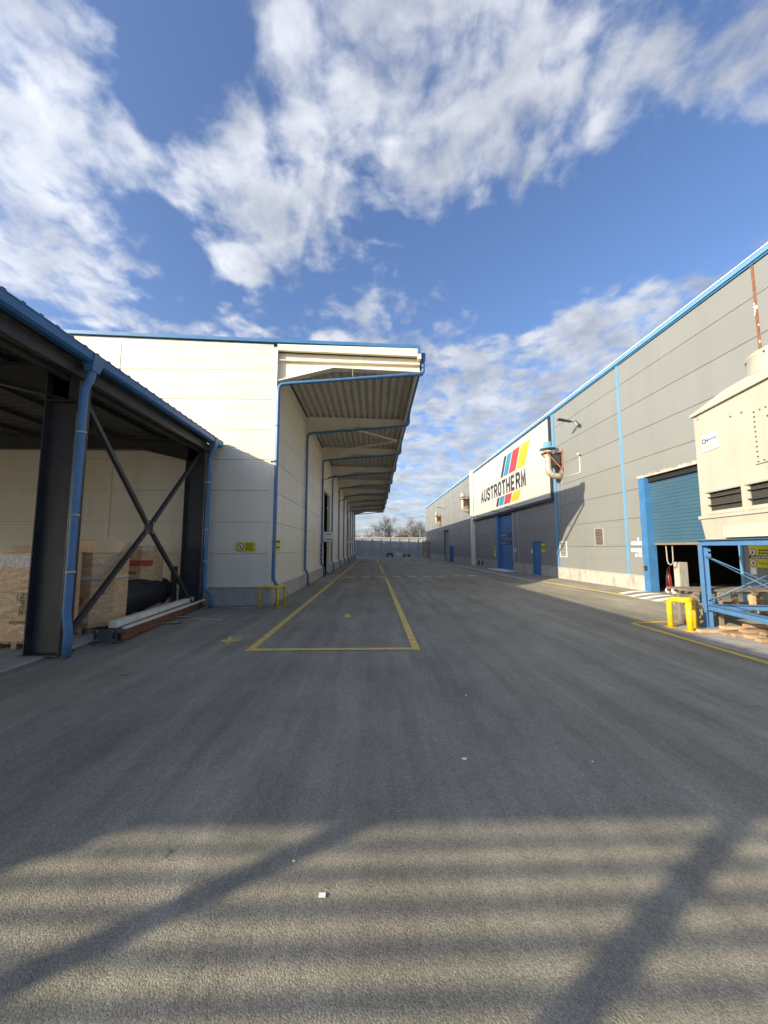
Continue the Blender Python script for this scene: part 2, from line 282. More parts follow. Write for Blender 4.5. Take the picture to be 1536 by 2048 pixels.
# ------------------------------------------------------------------ mesh helpers
def wloc(o):
    v = Vector((0, 0, 0))
    while o is not None: v += o.location; o = o.parent
    return v
def link(name, me, mat, parent=None, loc=(0, 0, 0)):
    o = bpy.data.objects.new(name, me); COL.objects.link(o)
    if mat is not None and not me.materials: me.materials.append(mat)
    o.parent = parent; o.location = loc; return o
def thing(name, label, cat, loc=(0, 0, 0), group=None):
    o = bpy.data.objects.new(name, None); COL.objects.link(o); o.location = loc; o.empty_display_size = .2
    o['label'] = label; o['category'] = cat
    if group: o['group'] = group
    return o
def tag(o, label, cat, group=None):
    o['label'] = label; o['category'] = cat
    if group: o['group'] = group
    return o
class MB:
    def __init__(s): s.v = []; s.f = []; s.sm = []
    def add(s, vs, fs, smooth=False):
        b = len(s.v); s.v += [Vector(q) for q in vs]; s.f += [tuple(b+i for i in q) for q in fs]; s.sm += [smooth]*len(fs); return s
    def hexa(s, p): return s.add(p, [(0, 3, 2, 1), (4, 5, 6, 7), (0, 1, 5, 4), (1, 2, 6, 5), (2, 3, 7, 6), (3, 0, 4, 7)])
    def box(s, x0, x1, y0, y1, z0, z1):
        return s.hexa([(x0, y0, z0), (x1, y0, z0), (x1, y1, z0), (x0, y1, z0), (x0, y0, z1), (x1, y0, z1), (x1, y1, z1), (x0, y1, z1)])
    def beam(s, p, q, w, h, up=(0, 0, 1)):
        p = Vector(p); q = Vector(q); d = (q-p).normalized(); a = d.cross(Vector(up))
        if a.length < 1e-4: a = d.cross(Vector((0, 1, 0)))
        a.normalize(); u = a.cross(d).normalized(); a *= w/2; u *= h/2
        return s.hexa([p-a-u, p+a-u, q+a-u, q-a-u, p-a+u, p+a+u, q+a+u, q-a+u])
    def ibeam(s, p, q, w, h, t=.015, up=(0, 0, 1)):
        p = Vector(p); q = Vector(q); u = Vector(up); d = (q-p).normalized(); a = d.cross(u).normalized(); u = a.cross(d)
        s.beam(p+u*(h/2-t/2), q+u*(h/2-t/2), w, t, up); s.beam(p-u*(h/2-t/2), q-u*(h/2-t/2), w, t, up)
        return s.beam(p, q, t, h-2*t, up)
    def tube(s, pts, r, n=10, caps=True, smooth=True):
        pts = [Vector(p) for p in pts]; rs = r if isinstance(r, (list, tuple)) else [r]*len(pts)
        rings = []; ref = None
        for i, p in enumerate(pts):
            d0 = (pts[i]-pts[i-1]).normalized() if i > 0 else None
            d1 = (pts[i+1]-pts[i]).normalized() if i < len(pts)-1 else None
            d = (d0+d1).normalized() if d0 and d1 else (d0 or d1)
            k = 1.0
            if d0 and d1: k = 1/max(.5, d.dot(d1))
            if ref is None: ref = Vector((0, 0, 1)) if abs(d.z) < .9 else Vector((0, 1, 0))
            a = d.cross(ref).normalized(); u = a.cross(d).normalized(); ref = u
            rings.append([p+(a*math.cos(t)+u*math.sin(t))*rs[i]*(k if k < 1.5 else 1.2) for t in [2*math.pi*j/n for j in range(n)]])
        vs = [q for g in rings for q in g]; fs = []
        for i in range(len(rings)-1):
            for j in range(n):
                fs.append((i*n+j, i*n+(j+1) % n, (i+1)*n+(j+1) % n, (i+1)*n+j))
        s.add(vs, fs, smooth)
        if caps:
            b = len(s.v)-len(vs)
            s.f += [tuple(b+j for j in range(n-1, -1, -1)), tuple(b+(len(rings)-1)*n+j for j in range(n))]; s.sm += [False, False]
        return s
    def lathe(s, c, prof, n=24, axis='Z', smooth=True, caps=True):
        c = Vector(c); vs = []; fs = []
        for (r, h) in prof:
            for j in range(n):
                t = 2*math.pi*j/n; a, b_ = r*math.cos(t), r*math.sin(t)
                vs.append(c+(Vector((a, b_, h)) if axis == 'Z' else Vector((h, a, b_)) if axis == 'X' else Vector((b_, h, a))))
        for i in range(len(prof)-1):
            for j in range(n): fs.append((i*n+j, i*n+(j+1) % n, (i+1)*n+(j+1) % n, (i+1)*n+j))
        s.add(vs, fs, smooth)
        if caps:
            b = len(s.v)-len(vs); s.f += [tuple(b+j for j in range(n-1, -1, -1)), tuple(b+(len(prof)-1)*n+j for j in range(n))]; s.sm += [False, False]
        return s
    def prism(s, poly, ext):
        n = len(poly); e = Vector(ext); p = [Vector(q) for q in poly]
        return s.add(p+[q+e for q in p], [tuple(range(n-1, -1, -1)), tuple(range(n, 2*n))]+[(i, (i+1) % n, n+(i+1) % n, n+i) for i in range(n)])
    def mesh(s, name, off=Vector((0, 0, 0))):
        me = bpy.data.meshes.new(name); me.from_pydata([tuple(q-off) for q in s.v], [], s.f)
        me.polygons.foreach_set('use_smooth', s.sm); me.update(); return me
    def build(s, name, mat, parent=None, fix=True):
        off = wloc(parent) if parent else Vector((0, 0, 0)); me = s.mesh(name, off)
        if fix:
            import bmesh
            bm = bmesh.new(); bm.from_mesh(me); bmesh.ops.recalc_face_normals(bm, faces=bm.faces); bm.to_mesh(me); bm.free()
        return link(name, me, mat, parent)
    def solo(s, name, mat, label, cat, base, group=None):
        """one-mesh thing with its origin at its base"""
        b = Vector(base); me = s.mesh(name, b)
        import bmesh
        bm = bmesh.new(); bm.from_mesh(me); bmesh.ops.recalc_face_normals(bm, faces=bm.faces); bm.to_mesh(me); bm.free()
        return tag(link(name, me, mat, None, b), label, cat, group)
_boxcache = {}
def piece(name, mat, parent, x0, x1, y0, y1, z0, z1, bev=0.0):
    """a box piece; alike pieces share their mesh"""
    d = (round(x1-x0, 4), round(y1-y0, 4), round(z1-z0, 4)); k = (d, mat.name, bev)
    if k not in _boxcache:
        m = MB()
        if bev:
            a, b, c = d[0]/2, d[1]/2, d[2]/2; e = min(bev, a*.9, b*.9, c*.9)
            import bmesh
            m.box(-a, a, -b, b, -c, c); me = m.mesh(name); bm = bmesh.new(); bm.from_mesh(me)
            bmesh.ops.bevel(bm, geom=list(bm.edges), offset=e, segments=1, affect='EDGES'); bmesh.ops.recalc_face_normals(bm, faces=bm.faces); bm.to_mesh(me); bm.free()
        else:
            m.box(-d[0]/2, d[0]/2, -d[1]/2, d[1]/2, -d[2]/2, d[2]/2); me = m.mesh(name)
        me.materials.append(mat); _boxcache[k] = me
    c = Vector(((x0+x1)/2, (y0+y1)/2, (z0+z1)/2))
    return link(name, _boxcache[k], mat, parent, c-(wloc(parent) if parent else Vector((0, 0, 0))))
def subtract(rect, holes):
    rs = [rect]
    for h in holes:
        out = []
        for (a0, a1, b0, b1) in rs:
            if h[1] <= a0 or h[0] >= a1 or h[3] <= b0 or h[2] >= b1: out.append((a0, a1, b0, b1)); continue
            if b0 < h[2]: out.append((a0, a1, b0, h[2]))
            if b1 > h[3]: out.append((a0, a1, h[3], b1))
            lo, hi = max(b0, h[2]), min(b1, h[3])
            if a0 < h[0]: out.append((a0, h[0], lo, hi))
            if a1 > h[1]: out.append((h[1], a1, lo, hi))
        rs = out
    return rs
def text(s, mat, name, parent, origin, u, v, width, height, bold=0.0, align='L', lift=.004):
    """flat lettering: the string fills width x height from origin along unit directions u (reading) and v (up)"""
    cu = bpy.data.curves.new(name, 'FONT'); cu.body = s; cu.offset = bold; cu.resolution_u = 4
    o = bpy.data.objects.new(name, cu); COL.objects.link(o)
    dg = bpy.context.evaluated_depsgraph_get(); me = bpy.data.meshes.new_from_object(o.evaluated_get(dg))
    COL.objects.unlink(o); bpy.data.objects.remove(o)
    xs = [q.co.x for q in me.vertices]; ys = [q.co.y for q in me.vertices]
    x0, x1, y0, y1 = min(xs), max(xs), min(ys), max(ys)
    u = Vector(u).normalized(); v = Vector(v).normalized(); n = u.cross(v)
    off = wloc(parent) if parent else Vector((0, 0, 0)); O = Vector(origin)+n*lift-off
    sx = width/(x1-x0); sy = height/(y1-y0)
    for q in me.vertices: q.co = O+u*((q.co.x-x0)*sx)+v*((q.co.y-y0)*sy)
    me.materials.clear()
    return link(name, me, mat, parent)
def flat(poly, name, mat, parent):
    m = MB(); m.add(poly, [tuple(range(len(poly)))]); return m.build(name, mat, parent, fix=False)
def slab_poly(poly, ext, name, mat, parent): return MB().prism(poly, ext).build(name, mat, parent)

# ------------------------------------------------------------------ ground
XR = 10.85                                        # face of the grey factory hall
def sst(a, b, x): t = min(1, max(0, (x-a)/(b-a))); return t*t*(3-2*t)
def gz(x, y): return sst(8.2, 10.6, x)*max(0, min(.27, .28-.0075*(y-14)))*sst(-6, 4, y)
def ground():
    xs = [-700, -200, -60, -25, -12, -6, -4, -2, 0, 2, 4, 6, 7.5]+[8.2+.15*i for i in range(19)]+[12, 20, 60, 200, 700]
    ys = [-300, -60, -20, -8]+[-6+1.0*i for i in range(60)]+[60, 75, 90, 140, 300, 1200]
    m = MB(); nx = len(xs)
    m.add([(x, y, gz(min(x, 10.9), y)) for y in ys for x in xs], [(j*nx+i, j*nx+i+1, (j+1)*nx+i+1, (j+1)*nx+i) for j in range(len(ys)-1) for i in range(nx-1)], True)
    o = m.build('ground', M['asphalt'], None, fix=False); o['kind'] = 'structure'; o['label'] = 'worn grey asphalt yard between the buildings'
    return o
gnd = ground()
def strip(p, q, w, mat, name, lift=.005):
    p = Vector((*p, 0)); q = Vector((*q, 0)); d = q-p; n = max(1, int(d.length/(.12 if max(p.x, q.x) > 8.3 and d.length < 8 else .8))); d.normalize(); a = Vector((-d.y, d.x, 0))*w/2
    L_ = (q-p).length; vs = []; fs = []
    for i in range(n+1):
        c = p+d*(L_*i/n)
        for e in (c+a, c-a): vs.append((e.x, e.y, gz(e.x, e.y)+lift))
    for i in range(n): fs.append((2*i, 2*i+1, 2*i+3, 2*i+2))
    return MB().add(vs, fs).build(name, mat, gnd, fix=False)
LY, LW = M['line_yellow'], M['line_white']
strip((-2.42, 7.46), (-2.34, 70), .15, LY, 'parking_line'); strip((.84, 7.46), (.80, 25.0), .15, LY, 'parking_line')
strip((-2.34, 7.535), (.76, 7.535), .15, LY, 'parking_line', .009); strip((.75, 29.5), (.62, 45.5), .15, LY, 'parking_line')
strip((.6, 52), (.6, 62), .15, LY, 'parking_line')
strip((6.85, 9.86), (6.80, -4), .12, M['line_bright'], 'parking_line'); strip((6.9, 9.88), (10.2, 10.3), .11, M['line_bright'], 'parking_line', .009)
strip((9.35, 20.5), (9.75, 11.5), .09, LY, 'parking_line'); strip((9.2, 21), (9.3, 46), .08, LW, 'edge_line')
for i in range(9):
    x = -1.94+i*1.08; strip((x, 25.3+.13*(x+2)), (x+.58, 25.3+.13*(x+2.58)), .32, LW, 'crossing_dash')
for i in range(10):
    x = -2.1+i*1.08; strip((x, 46.6+.17*(x+2)), (x+.58, 46.6+.17*(x+2.58)), .34, LW, 'crossing_dash')
for y in (22.6, 24.0, 25.6, 27.0): strip((-3.45, y), (-2.55, y), .22, LW, 'crossing_bar')
for (a, b, c, d) in ((190, 1305, 470, 1301), (275, 1326, 590, 1324), (375, 1346, 710, 1342), (490, 1367, 745, 1364), (620, 1388, 900, 1386)):
    p = G(1200+a*.2198, 900+b*.2198, .2); q = G(1200+c*.2198, 900+d*.2198, .2); strip((p.x, p.y), (min(q.x, 10.78), q.y), .30, LW, 'crossing_bar', .008)
for (a, b) in (((-5.1, 12.9), (-3.9, 12.6)), ((-5.6, 11.0), (-4.2, 10.6))): strip(a, b, .05, LW, 'worn_line')
# worn painted symbols: a walking figure and a stubby arrow
def mark(pts, mat, name): return flat([(*p, .006) for p in pts], name, mat, gnd)
def pxmark(pts, name): return mark([(G(400+x/3.2, 980+y/3.2).x, G(400+x/3.2, 980+y/3.2).y) for x, y in pts], LY, name)
pxmark([(130, 962), (150, 975), (172, 972), (158, 985), (185, 986), (196, 974), (268, 962), (268, 958), (205, 962), (212, 955), (275, 944), (270, 938), (215, 948), (188, 938), (176, 946), (180, 958), (150, 962)], 'walking_figure_mark')
pxmark([(930, 796), (958, 793), (956, 805), (972, 805), (968, 811), (945, 818), (920, 815)], 'arrow_mark')

# ------------------------------------------------------------------ white warehouse with canopy
XW, YG = -3.6, 13.17
def warehouse():
    w = thing('warehouse', 'long cream panel warehouse with cantilever canopy and blue downpipes', 'building', (XW, YG, 0))
    rows = [.69, 1.78, 2.90, 4.02, 5.14, 6.26, 7.38, 8.50, 9.45]
    g = .006
    # gable facing the yard
    colx = [XW-.13, -9.27, -9.42, -15.3, -15.45, -21.3, -21.4, -27.3]
    def roofz(x): return 9.50-.032*(x-XW)
    for c in range(0, 8, 2):
        x1, x0 = colx[c], colx[c+1]
        for r in range(8):
            piece('panel', M['cream'], w, x0+g, x1-g, YG, YG+.08, rows[r]+g, rows[r+1]-g, .006)
        if c: piece('cover_strip', M['cream_smooth'], w, x1, colx[c-1], YG-.012, YG+.05, .69, 9.45)
    piece('joint_backing', M['joint_cream'], w, -27.3, XW-.06, YG+.035, YG+.30, .66, 9.44)
    m = MB(); m.prism([(-27.3, YG-.005, 9.445), (XW-.13, YG-.005, 9.445), (XW-.13, YG-.005, roofz(XW)), (-27.3, YG-.005, roofz(-27.3))], (0, .2, 0)); m.build('gable_top_panel', M['cream_smooth'], w)
    piece('corner_trim', M['cream_smooth'], w, XW-.13, XW+.03, YG-.03, YG+.13, .69, 9.36)
    piece('drip_flashing', M['cream_smooth'], w, -27.3, XW+.06, YG-.05, YG+.10, .63, .70)
    piece('plinth', M['plinth'], w, -27.3, XW+.02, YG+.01, YG+.4, -.3, .63)
    # long side facing the yard
    doors = [(26.4, 29.9, -.2, 6.1), (49.4, 52.8, -.2, 6.1)]
    YE = 71.4
    ys = [YG+.15]+[19.35+6*k for k in range(9)]+[YE]
    for k in range(len(ys)-1):
        for r in range(7):
            for (a0, a1, b0, b1) in subtract((ys[k]+g, ys[k+1]-g, rows[r]+g, rows[r+1]-g), doors):
                piece('panel', M['cream'], w, XW-.08, XW, a0, a1, b0, b1, .006)
        if k: piece('cover_strip', M['cream_smooth'], w, XW-.04, XW+.012, ys[k]-.06, ys[k]+.06, .69, 8.5)
    for (a0, a1, b0, b1) in subtract((YG+.31, YE, .66, 9.4), doors): piece('joint_backing', M['joint_cream'], w, XW-.17, XW-.035, a0, a1, b0, b1)
    for (a0, a1, b0, b1) in subtract((YG+.41, YE, -.3, .63), doors): piece('plinth', M['plinth'], w, XW-.18, XW+.02, a0, a1, b0, b1)
    for (a0, a1, b0, b1) in subtract((YG+.12, YE, .63, .70), doors): piece('drip_flashing', M['cream_smooth'], w, XW-.10, XW+.05, a0, a1, b0, b1)
    piece('upper_panel', M['cream_smooth'], w, XW-.08, XW-.002, YG+.15, YE, 8.51, 9.4)
    for (a0, a1, b0, b1) in doors:                        # open doorway with jambs, raised leaf and a dark hall behind
        d = MB(); d.box(XW-.19, XW+.03, a0-.10, a0+.02, 0, b1); d.box(XW-.19, XW+.03, a1-.02, a1+.10, 0, b1); d.box(XW-.19, XW+.03, a0+.02, a1-.02, b1-.02, b1+.10)
        d.build('door_frame', M['cream_smooth'], w)
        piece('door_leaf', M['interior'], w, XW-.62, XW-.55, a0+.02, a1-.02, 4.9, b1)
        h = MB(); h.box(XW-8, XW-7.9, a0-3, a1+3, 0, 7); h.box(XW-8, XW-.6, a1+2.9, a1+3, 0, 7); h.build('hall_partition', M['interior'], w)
        piece('door_mat', M['dark'], w, XW-.36, XW+.02, a0+.03, a1-.03, -.05, .03)
    # shell: roof and the walls one does not see
    m = MB(); m.prism([(-27.3, YG+.2, roofz(-27.3)), (1.72, YG+.2, 9.32), (1.72, YG+.2, 9.40), (-27.3, YG+.2, roofz(-27.3)+.09)], (0, YE-YG-.2, 0)); m.build('roof', M['deck'], w)
    piece('far_wall', M['core'], w, -27.3, XW-.1, YE-.3, YE-.02, -.2, 9.4); piece('side_wall', M['core'], w, -27.6, -27.31, YG, YE, -.2, 10.1)
    # roof edge trims
    m = MB(); m.prism([(-27.3, YG-.10, roofz(-27.3)-.02), (1.70, YG-.10, 9.38), (1.70, YG-.10, 9.50), (-27.3, YG-.10, roofz(-27.3)+.12)], (0, .34, 0)); m.build('roof_edge_trim', M['blue'], w)
    piece('corner_flashing', M['blue'], w, 1.60, 1.72, YG-.11, YG+.12, 9.20, 9.385)
    # canopy: front fascia and girder
    f = MB(); f.prism([(XW+.03, YG-.08, 9.24), (1.62, YG-.08, 9.08), (1.62, YG-.08, 9.375), (XW+.03, YG-.08, roofz(XW)-.03)], (0, .12, 0))
    f.prism([(1.60, YG-.07, 8.98), (1.74, YG-.07, 8.98), (1.74, YG-.07, 9.20), (1.60, YG-.07, 9.20)], (0, .3, 0)); f.build('fascia', M['cream_smooth'], w)
    top = lambda x: 9.24-.03*(x-XW)
    gd = MB(); gd.prism([(XW+.03, YG+.14, 8.12), (-1.51, YG+.14, 8.66), (1.70, YG+.14, 8.53), (1.70, YG+.14, top(1.7)), (XW+.03, YG+.14, top(XW))], (0, .03, 0))
    gd.prism([(XW+.03, YG, 8.09), (-1.51, YG, 8.63), (-1.51, YG, 8.67), (XW+.03, YG, 8.13)], (0, .3, 0)); gd.prism([(-1.51, YG, 8.63), (1.71, YG, 8.50), (1.71, YG, 8.54), (-1.51, YG, 8.67)], (0, .3, 0))
    gd.prism([(XW+.03, YG+.02, 8.90), (1.70, YG+.02, 8.80), (1.70, YG+.02, 8.83), (XW+.03, YG+.02, 8.93)], (0, .12, 0)); gd.build('front_girder', M['cream_smooth'], w)
    # canopy beams, deck sheets, edge beam
    dz = lambda x: 8.95-.022*(x-XW)
    beam_y = [19.35+6*k for k in range(9)]
    for y in beam_y:
        b = MB()
        b.prism([(XW, y-.012, 7.92), (-1.46, y-.012, 8.50), (1.55, y-.012, 8.44), (1.55, y-.012, dz(1.55)-.02), (XW, y-.012, dz(XW)-.02)], (0, .024, 0))
        b.prism([(XW, y-.11, 7.89), (-1.46, y-.11, 8.47), (-1.46, y-.11, 8.50), (XW, y-.11, 7.92)], (0, .22, 0)); b.prism([(-1.46, y-.11, 8.47), (1.56, y-.11, 8.41), (1.56, y-.11, 8.44), (-1.46, y-.11, 8.50)], (0, .22, 0))
        b.prism([(XW, y-.11, dz(XW)-.02), (1.56, y-.11, dz(1.56)-.02), (1.56, y-.11, dz(1.56)), (XW, y-.11, dz(XW))], (0, .22, 0))
        b.box(XW, XW+.02, y-.13, y+.13, 7.85, 8.94); b.build('canopy_beam', M['white_steel'], w)
    yb = [YG+.31]+beam_y+[YE]
    pitch = .33
    for k in range(len(yb)-1):                            # trapezoidal decking, ribs along the canopy
        prof = []; x = XW+.02
        while x < 1.60:
            for dx, hh in ((0, 0), (.15, 0), (.19, .09), (.29, .09)):
                if x+dx <= 1.62: prof.append((x+dx, dz(x+dx)+.01+hh))
            x += pitch
        n = len(prof); y0, y1 = yb[k]+.0, yb[k+1]-.004
        vs = [(a, y0, b) for a, b in prof]+[(a, y1, b) for a, b in prof]+[(a, y0, b+.012) for a, b in prof]+[(a, y1, b+.012) for a, b in prof]
        fs = [(i, i+1, n+i+1, n+i) for i in range(n-1)]+[(2*n+i, 3*n+i, 3*n+i+1, 2*n+i+1) for i in range(n-1)]
        MB().add(vs, fs).build('deck_sheet', M['deck'], w, fix=False)
    piece('edge_beam', M['white_steel'], w, 1.58, 1.64, YG+.33, YE, 8.50, 8.98)
    piece('gutter', M['bluepipe'], w, 1.70, 1.90, YG+.13, YE, 9.10, 9.30)
    piece('wall_angle', M['dark'], w, XW+.001, XW+.06, YG+.4, YE, 8.90, 8.955)
    for (a, b) in (((-1.9, 19.5), (1.4, 22.3)), ((1.4, 22.4), (-3.3, 25.2))): MB().beam((*a, 8.56), (*b, 8.56), .09, .09).build('wind_brace', M['white_steel'], w)
    for (a, b) in (((-1.9, 61.5), (1.4, 64.3)), ((1.4, 64.4), (-3.3, 67.2))): MB().beam((*a, 8.56), (*b, 8.56), .09, .09).build('wind_brace', M['white_steel'], w)
    # downpipes hung under every frame
    for k in range(10):
        y = 13.36+6*k if k else 13.30
        y += .0 if k == 0 else -.28
        yy = y if k else YG-.02
        p = MB(); p.tube([(1.84, yy+.2 if k == 0 else yy, 9.14), (1.84, yy+.2 if k == 0 else yy, 8.60), (1.76, yy+.15 if k == 0 else yy, 8.46), (1.55, yy, 8.40), (-3.05, yy, 8.0), (-3.40, yy, 7.95), (-3.49, yy, 7.84), (-3.50, yy, 7.6), (-3.50, yy, 1.0), (-3.47, yy, .85), (-3.36, yy, .66), (-3.34, yy, .5), (-3.34, yy, .06)], .062, 10)
        d = p.build('downpipe', M['bluepipe'], w)
        q = MB(); q.lathe((1.84, yy+.2 if k == 0 else yy, 9.0), [(.07, 0), (.085, .06), (.10, .2), (.10, .3)], 12); q.build('hopper', M['bluepipe'], d)
        for z in (2.2, 4.4, 6.4):
            c = MB(); c.lathe((-3.50, yy, z), [(.072, -.02), (.072, .02)], 10); c.box(-3.6, -3.5, yy-.015, yy+.015, z-.015, z+.015); c.build('pipe_clip', M['bluepipe'], d)
        for x in (-.8,):
            z = 8.0+(x+3.05)*.087; c = MB(); c.tube([(x, yy, z), (x, yy, dz(x) if k else 8.6)], .008, 6); c.build('hanger', M['galv'], d)
    return w
wh = warehouse()

def cctv(p, d, conduit=None, label='', group=None, down=.0):
    t = thing('security_camera', label, 'camera', p, group); p = Vector(p); d = Vector(d).normalized()
    m = MB(); m.lathe(p, [(.05, 0), (.05, .05)], 12, 'X' if abs(d.x) > .5 else 'Y'); m.tube([p, p+d*.12+Vector((0, 0, -.05))], .018, 8); m.build('mount', M['white'], t)
    a = p+d*.12+Vector((0, 0, -.07)); e = Vector((0, -.9, -.25)).normalized()
    m = MB(); m.tube([a-e*.02, a+e*.18], .045, 12); b = m.build('body', M['white'], t)
    m = MB(); m.tube([a+e*.181, a+e*.185], .034, 12); m.build('lens', M['black'], b)
    if conduit: MB().tube(conduit, .018, 8).build('conduit', M['white'], t)
    return t
cctv((XW+.03, YG-.10, 5.1), (0, -1, 0), None, 'small white security camera on the cream warehouse corner')
for i, (y, s) in enumerate(((25.2, 'nearest the first open doorway'), (36.8, 'above the middle of the wall'), (48.6, 'farthest, beside the second doorway'))):
    t = thing('wall_lamp', 'thin lamp arm under the warehouse canopy, '+s, 'lamp', (XW, y, 6.6), 'lamp arms under the canopy')
    MB().tube([(XW, y, 6.55), (XW+.5, y, 6.75)], .025, 8).build('arm', M['dark'], t)
    m = MB(); m.hexa([(XW+.45, y-.09, 6.72), (XW+1.0, y-.09, 6.90), (XW+1.0, y+.09, 6.90), (XW+.45, y+.09, 6.72), (XW+.45, y-.09, 6.79), (XW+1.0, y-.09, 6.95), (XW+1.0, y+.09, 6.95), (XW+.45, y+.09, 6.79)]); m.build('lamp_head', M['dark'], t)
for (y, s) in ((25.9, 'nearer'), (49.0, 'farther')):
    t = thing('projecting_sign', 'white projecting sign plate at the %s warehouse doorway' % s, 'sign', (XW, y, 2.4), 'projecting signs by the warehouse doors')
    piece('plate', M['white'], t, XW+.12, XW+.80, y-.03, y+.03, 2.38, 3.12, .008)
    m = MB(); m.box(XW, XW+.12, y-.015, y+.015, 2.46, 2.50); m.box(XW, XW+.12, y-.015, y+.015, 3.0, 3.04); m.build('bracket', M['dark'], t)
    for (a, b, c, d) in ((.22, .62, 2.90, 2.95), (.22, .75, 2.53, 2.58), (.13, .79, 3.08, 3.105), (.13, .79, 2.39, 2.41)): piece('lettering', M['charcoal'], t, XW+a, XW+b, y-.036, y-.031, c, d)
t = thing('hazard_plate', 'narrow black and white striped hazard plate beside the warehouse doorway', 'sign', (XW, 25.0, .9))
piece('plate', M['white'], t, XW+.02, XW+.03, 24.85, 25.1, .8, 2.3)
for i in range(5): piece('stripe', M['charcoal'], t, XW+.0305, XW+.034, 24.86, 25.09, .85+.3*i, 1.0+.3*i)

def warning_sign(name, label, O, u, wdt, hgt, group=None, rows=4):
    """yellow board with a prohibition disc left and dark lettering right; O lower left corner, u reading direction, on a wall"""
    u = Vector(u); v = Vector((0, 0, 1)); n = u.cross(v); O = Vector(O)
    t = thing(name, label, 'sign', O, group)
    MB().prism([O, O+u*wdt, O+u*wdt+v*hgt, O+v*hgt], n*.012).build('board', M['yellow_sign'], t)
    c = O+u*(hgt*.48)+v*(hgt*.5)+n*.014
    def disc(r, k, q): return [c+n*k+u*(r*math.cos(a))+v*(r*math.sin(a)) for a in [2*math.pi*i/24 for i in range(24)]]
    flat(disc(hgt*.36, 0, 0), 'red_ring', M['red'], t); flat(disc(hgt*.28, .002, 0), 'white_disc', M['white'], t)
    k = hgt*.17
    f = MB(); P = lambda a, b: c+n*.004+u*(a*k)+v*(b*k)
    f.add([P(-.2, 1), P(.2, 1), P(.35, .3), P(.9, -.1), P(.7, -.35), P(.2, -.1), P(.5, -1), P(.2, -1.1), P(-.1, -.4), P(-.6, -1), P(-.9, -.85), P(-.35, 0), P(-.8, .3), P(-.6, .5)], [tuple(range(14))]); f.build('figure', M['charcoal'], t, fix=False)
    f = MB(); a = (u-v).normalized(); b = (u+v).normalized()*hgt*.035; e = c+n*.006
    f.add([e-a*hgt*.3-b, e+a*hgt*.3-b, e+a*hgt*.3+b, e-a*hgt*.3+b], [(0, 1, 2, 3)]); f.build('slash', M['red'], t, fix=False)
    rg = random.Random(3); f = MB()
    for r in range(rows):
        x = hgt*.98; z = hgt*(.80-.6*r/max(1, rows-1))-hgt*.05
        lim = wdt*rg.uniform(.86, .96) if rows > 1 else wdt*.9
        while x < lim-.02:
            ww = min(hgt*rg.uniform(.05, .085), lim-x); q = O+u*x+v*z+n*.0145
            f.add([q, q+u*ww, q+u*ww+v*hgt*.11, q+v*hgt*.11], [(0, 1, 2, 3)]); x += ww+hgt*.02
    o = f.build('lettering', M['charcoal'], t, fix=False); o['kind'] = 'stuff'; return t
warning_sign('warning_sign', 'yellow prohibition sign on the sunless gable of the cream warehouse', (-4.84, YG-.002, 1.85), (1, 0, 0), .69, .34)
t = thing('warning_sign', 'narrow yellow warning plate behind the corner downpipe of the warehouse', 'sign', (XW+.005, 13.95, 1.85))
piece('board', M['yellow_sign'], t, XW+.002, XW+.014, 13.7, 14.3, 1.85, 2.3); piece('lettering', M['charcoal'], t, XW+.0145, XW+.017, 13.75, 14.25, 2.18, 2.25); piece('lettering', M['charcoal'], t, XW+.0145, XW+.017, 13.75, 14.25, 1.98, 2.03)

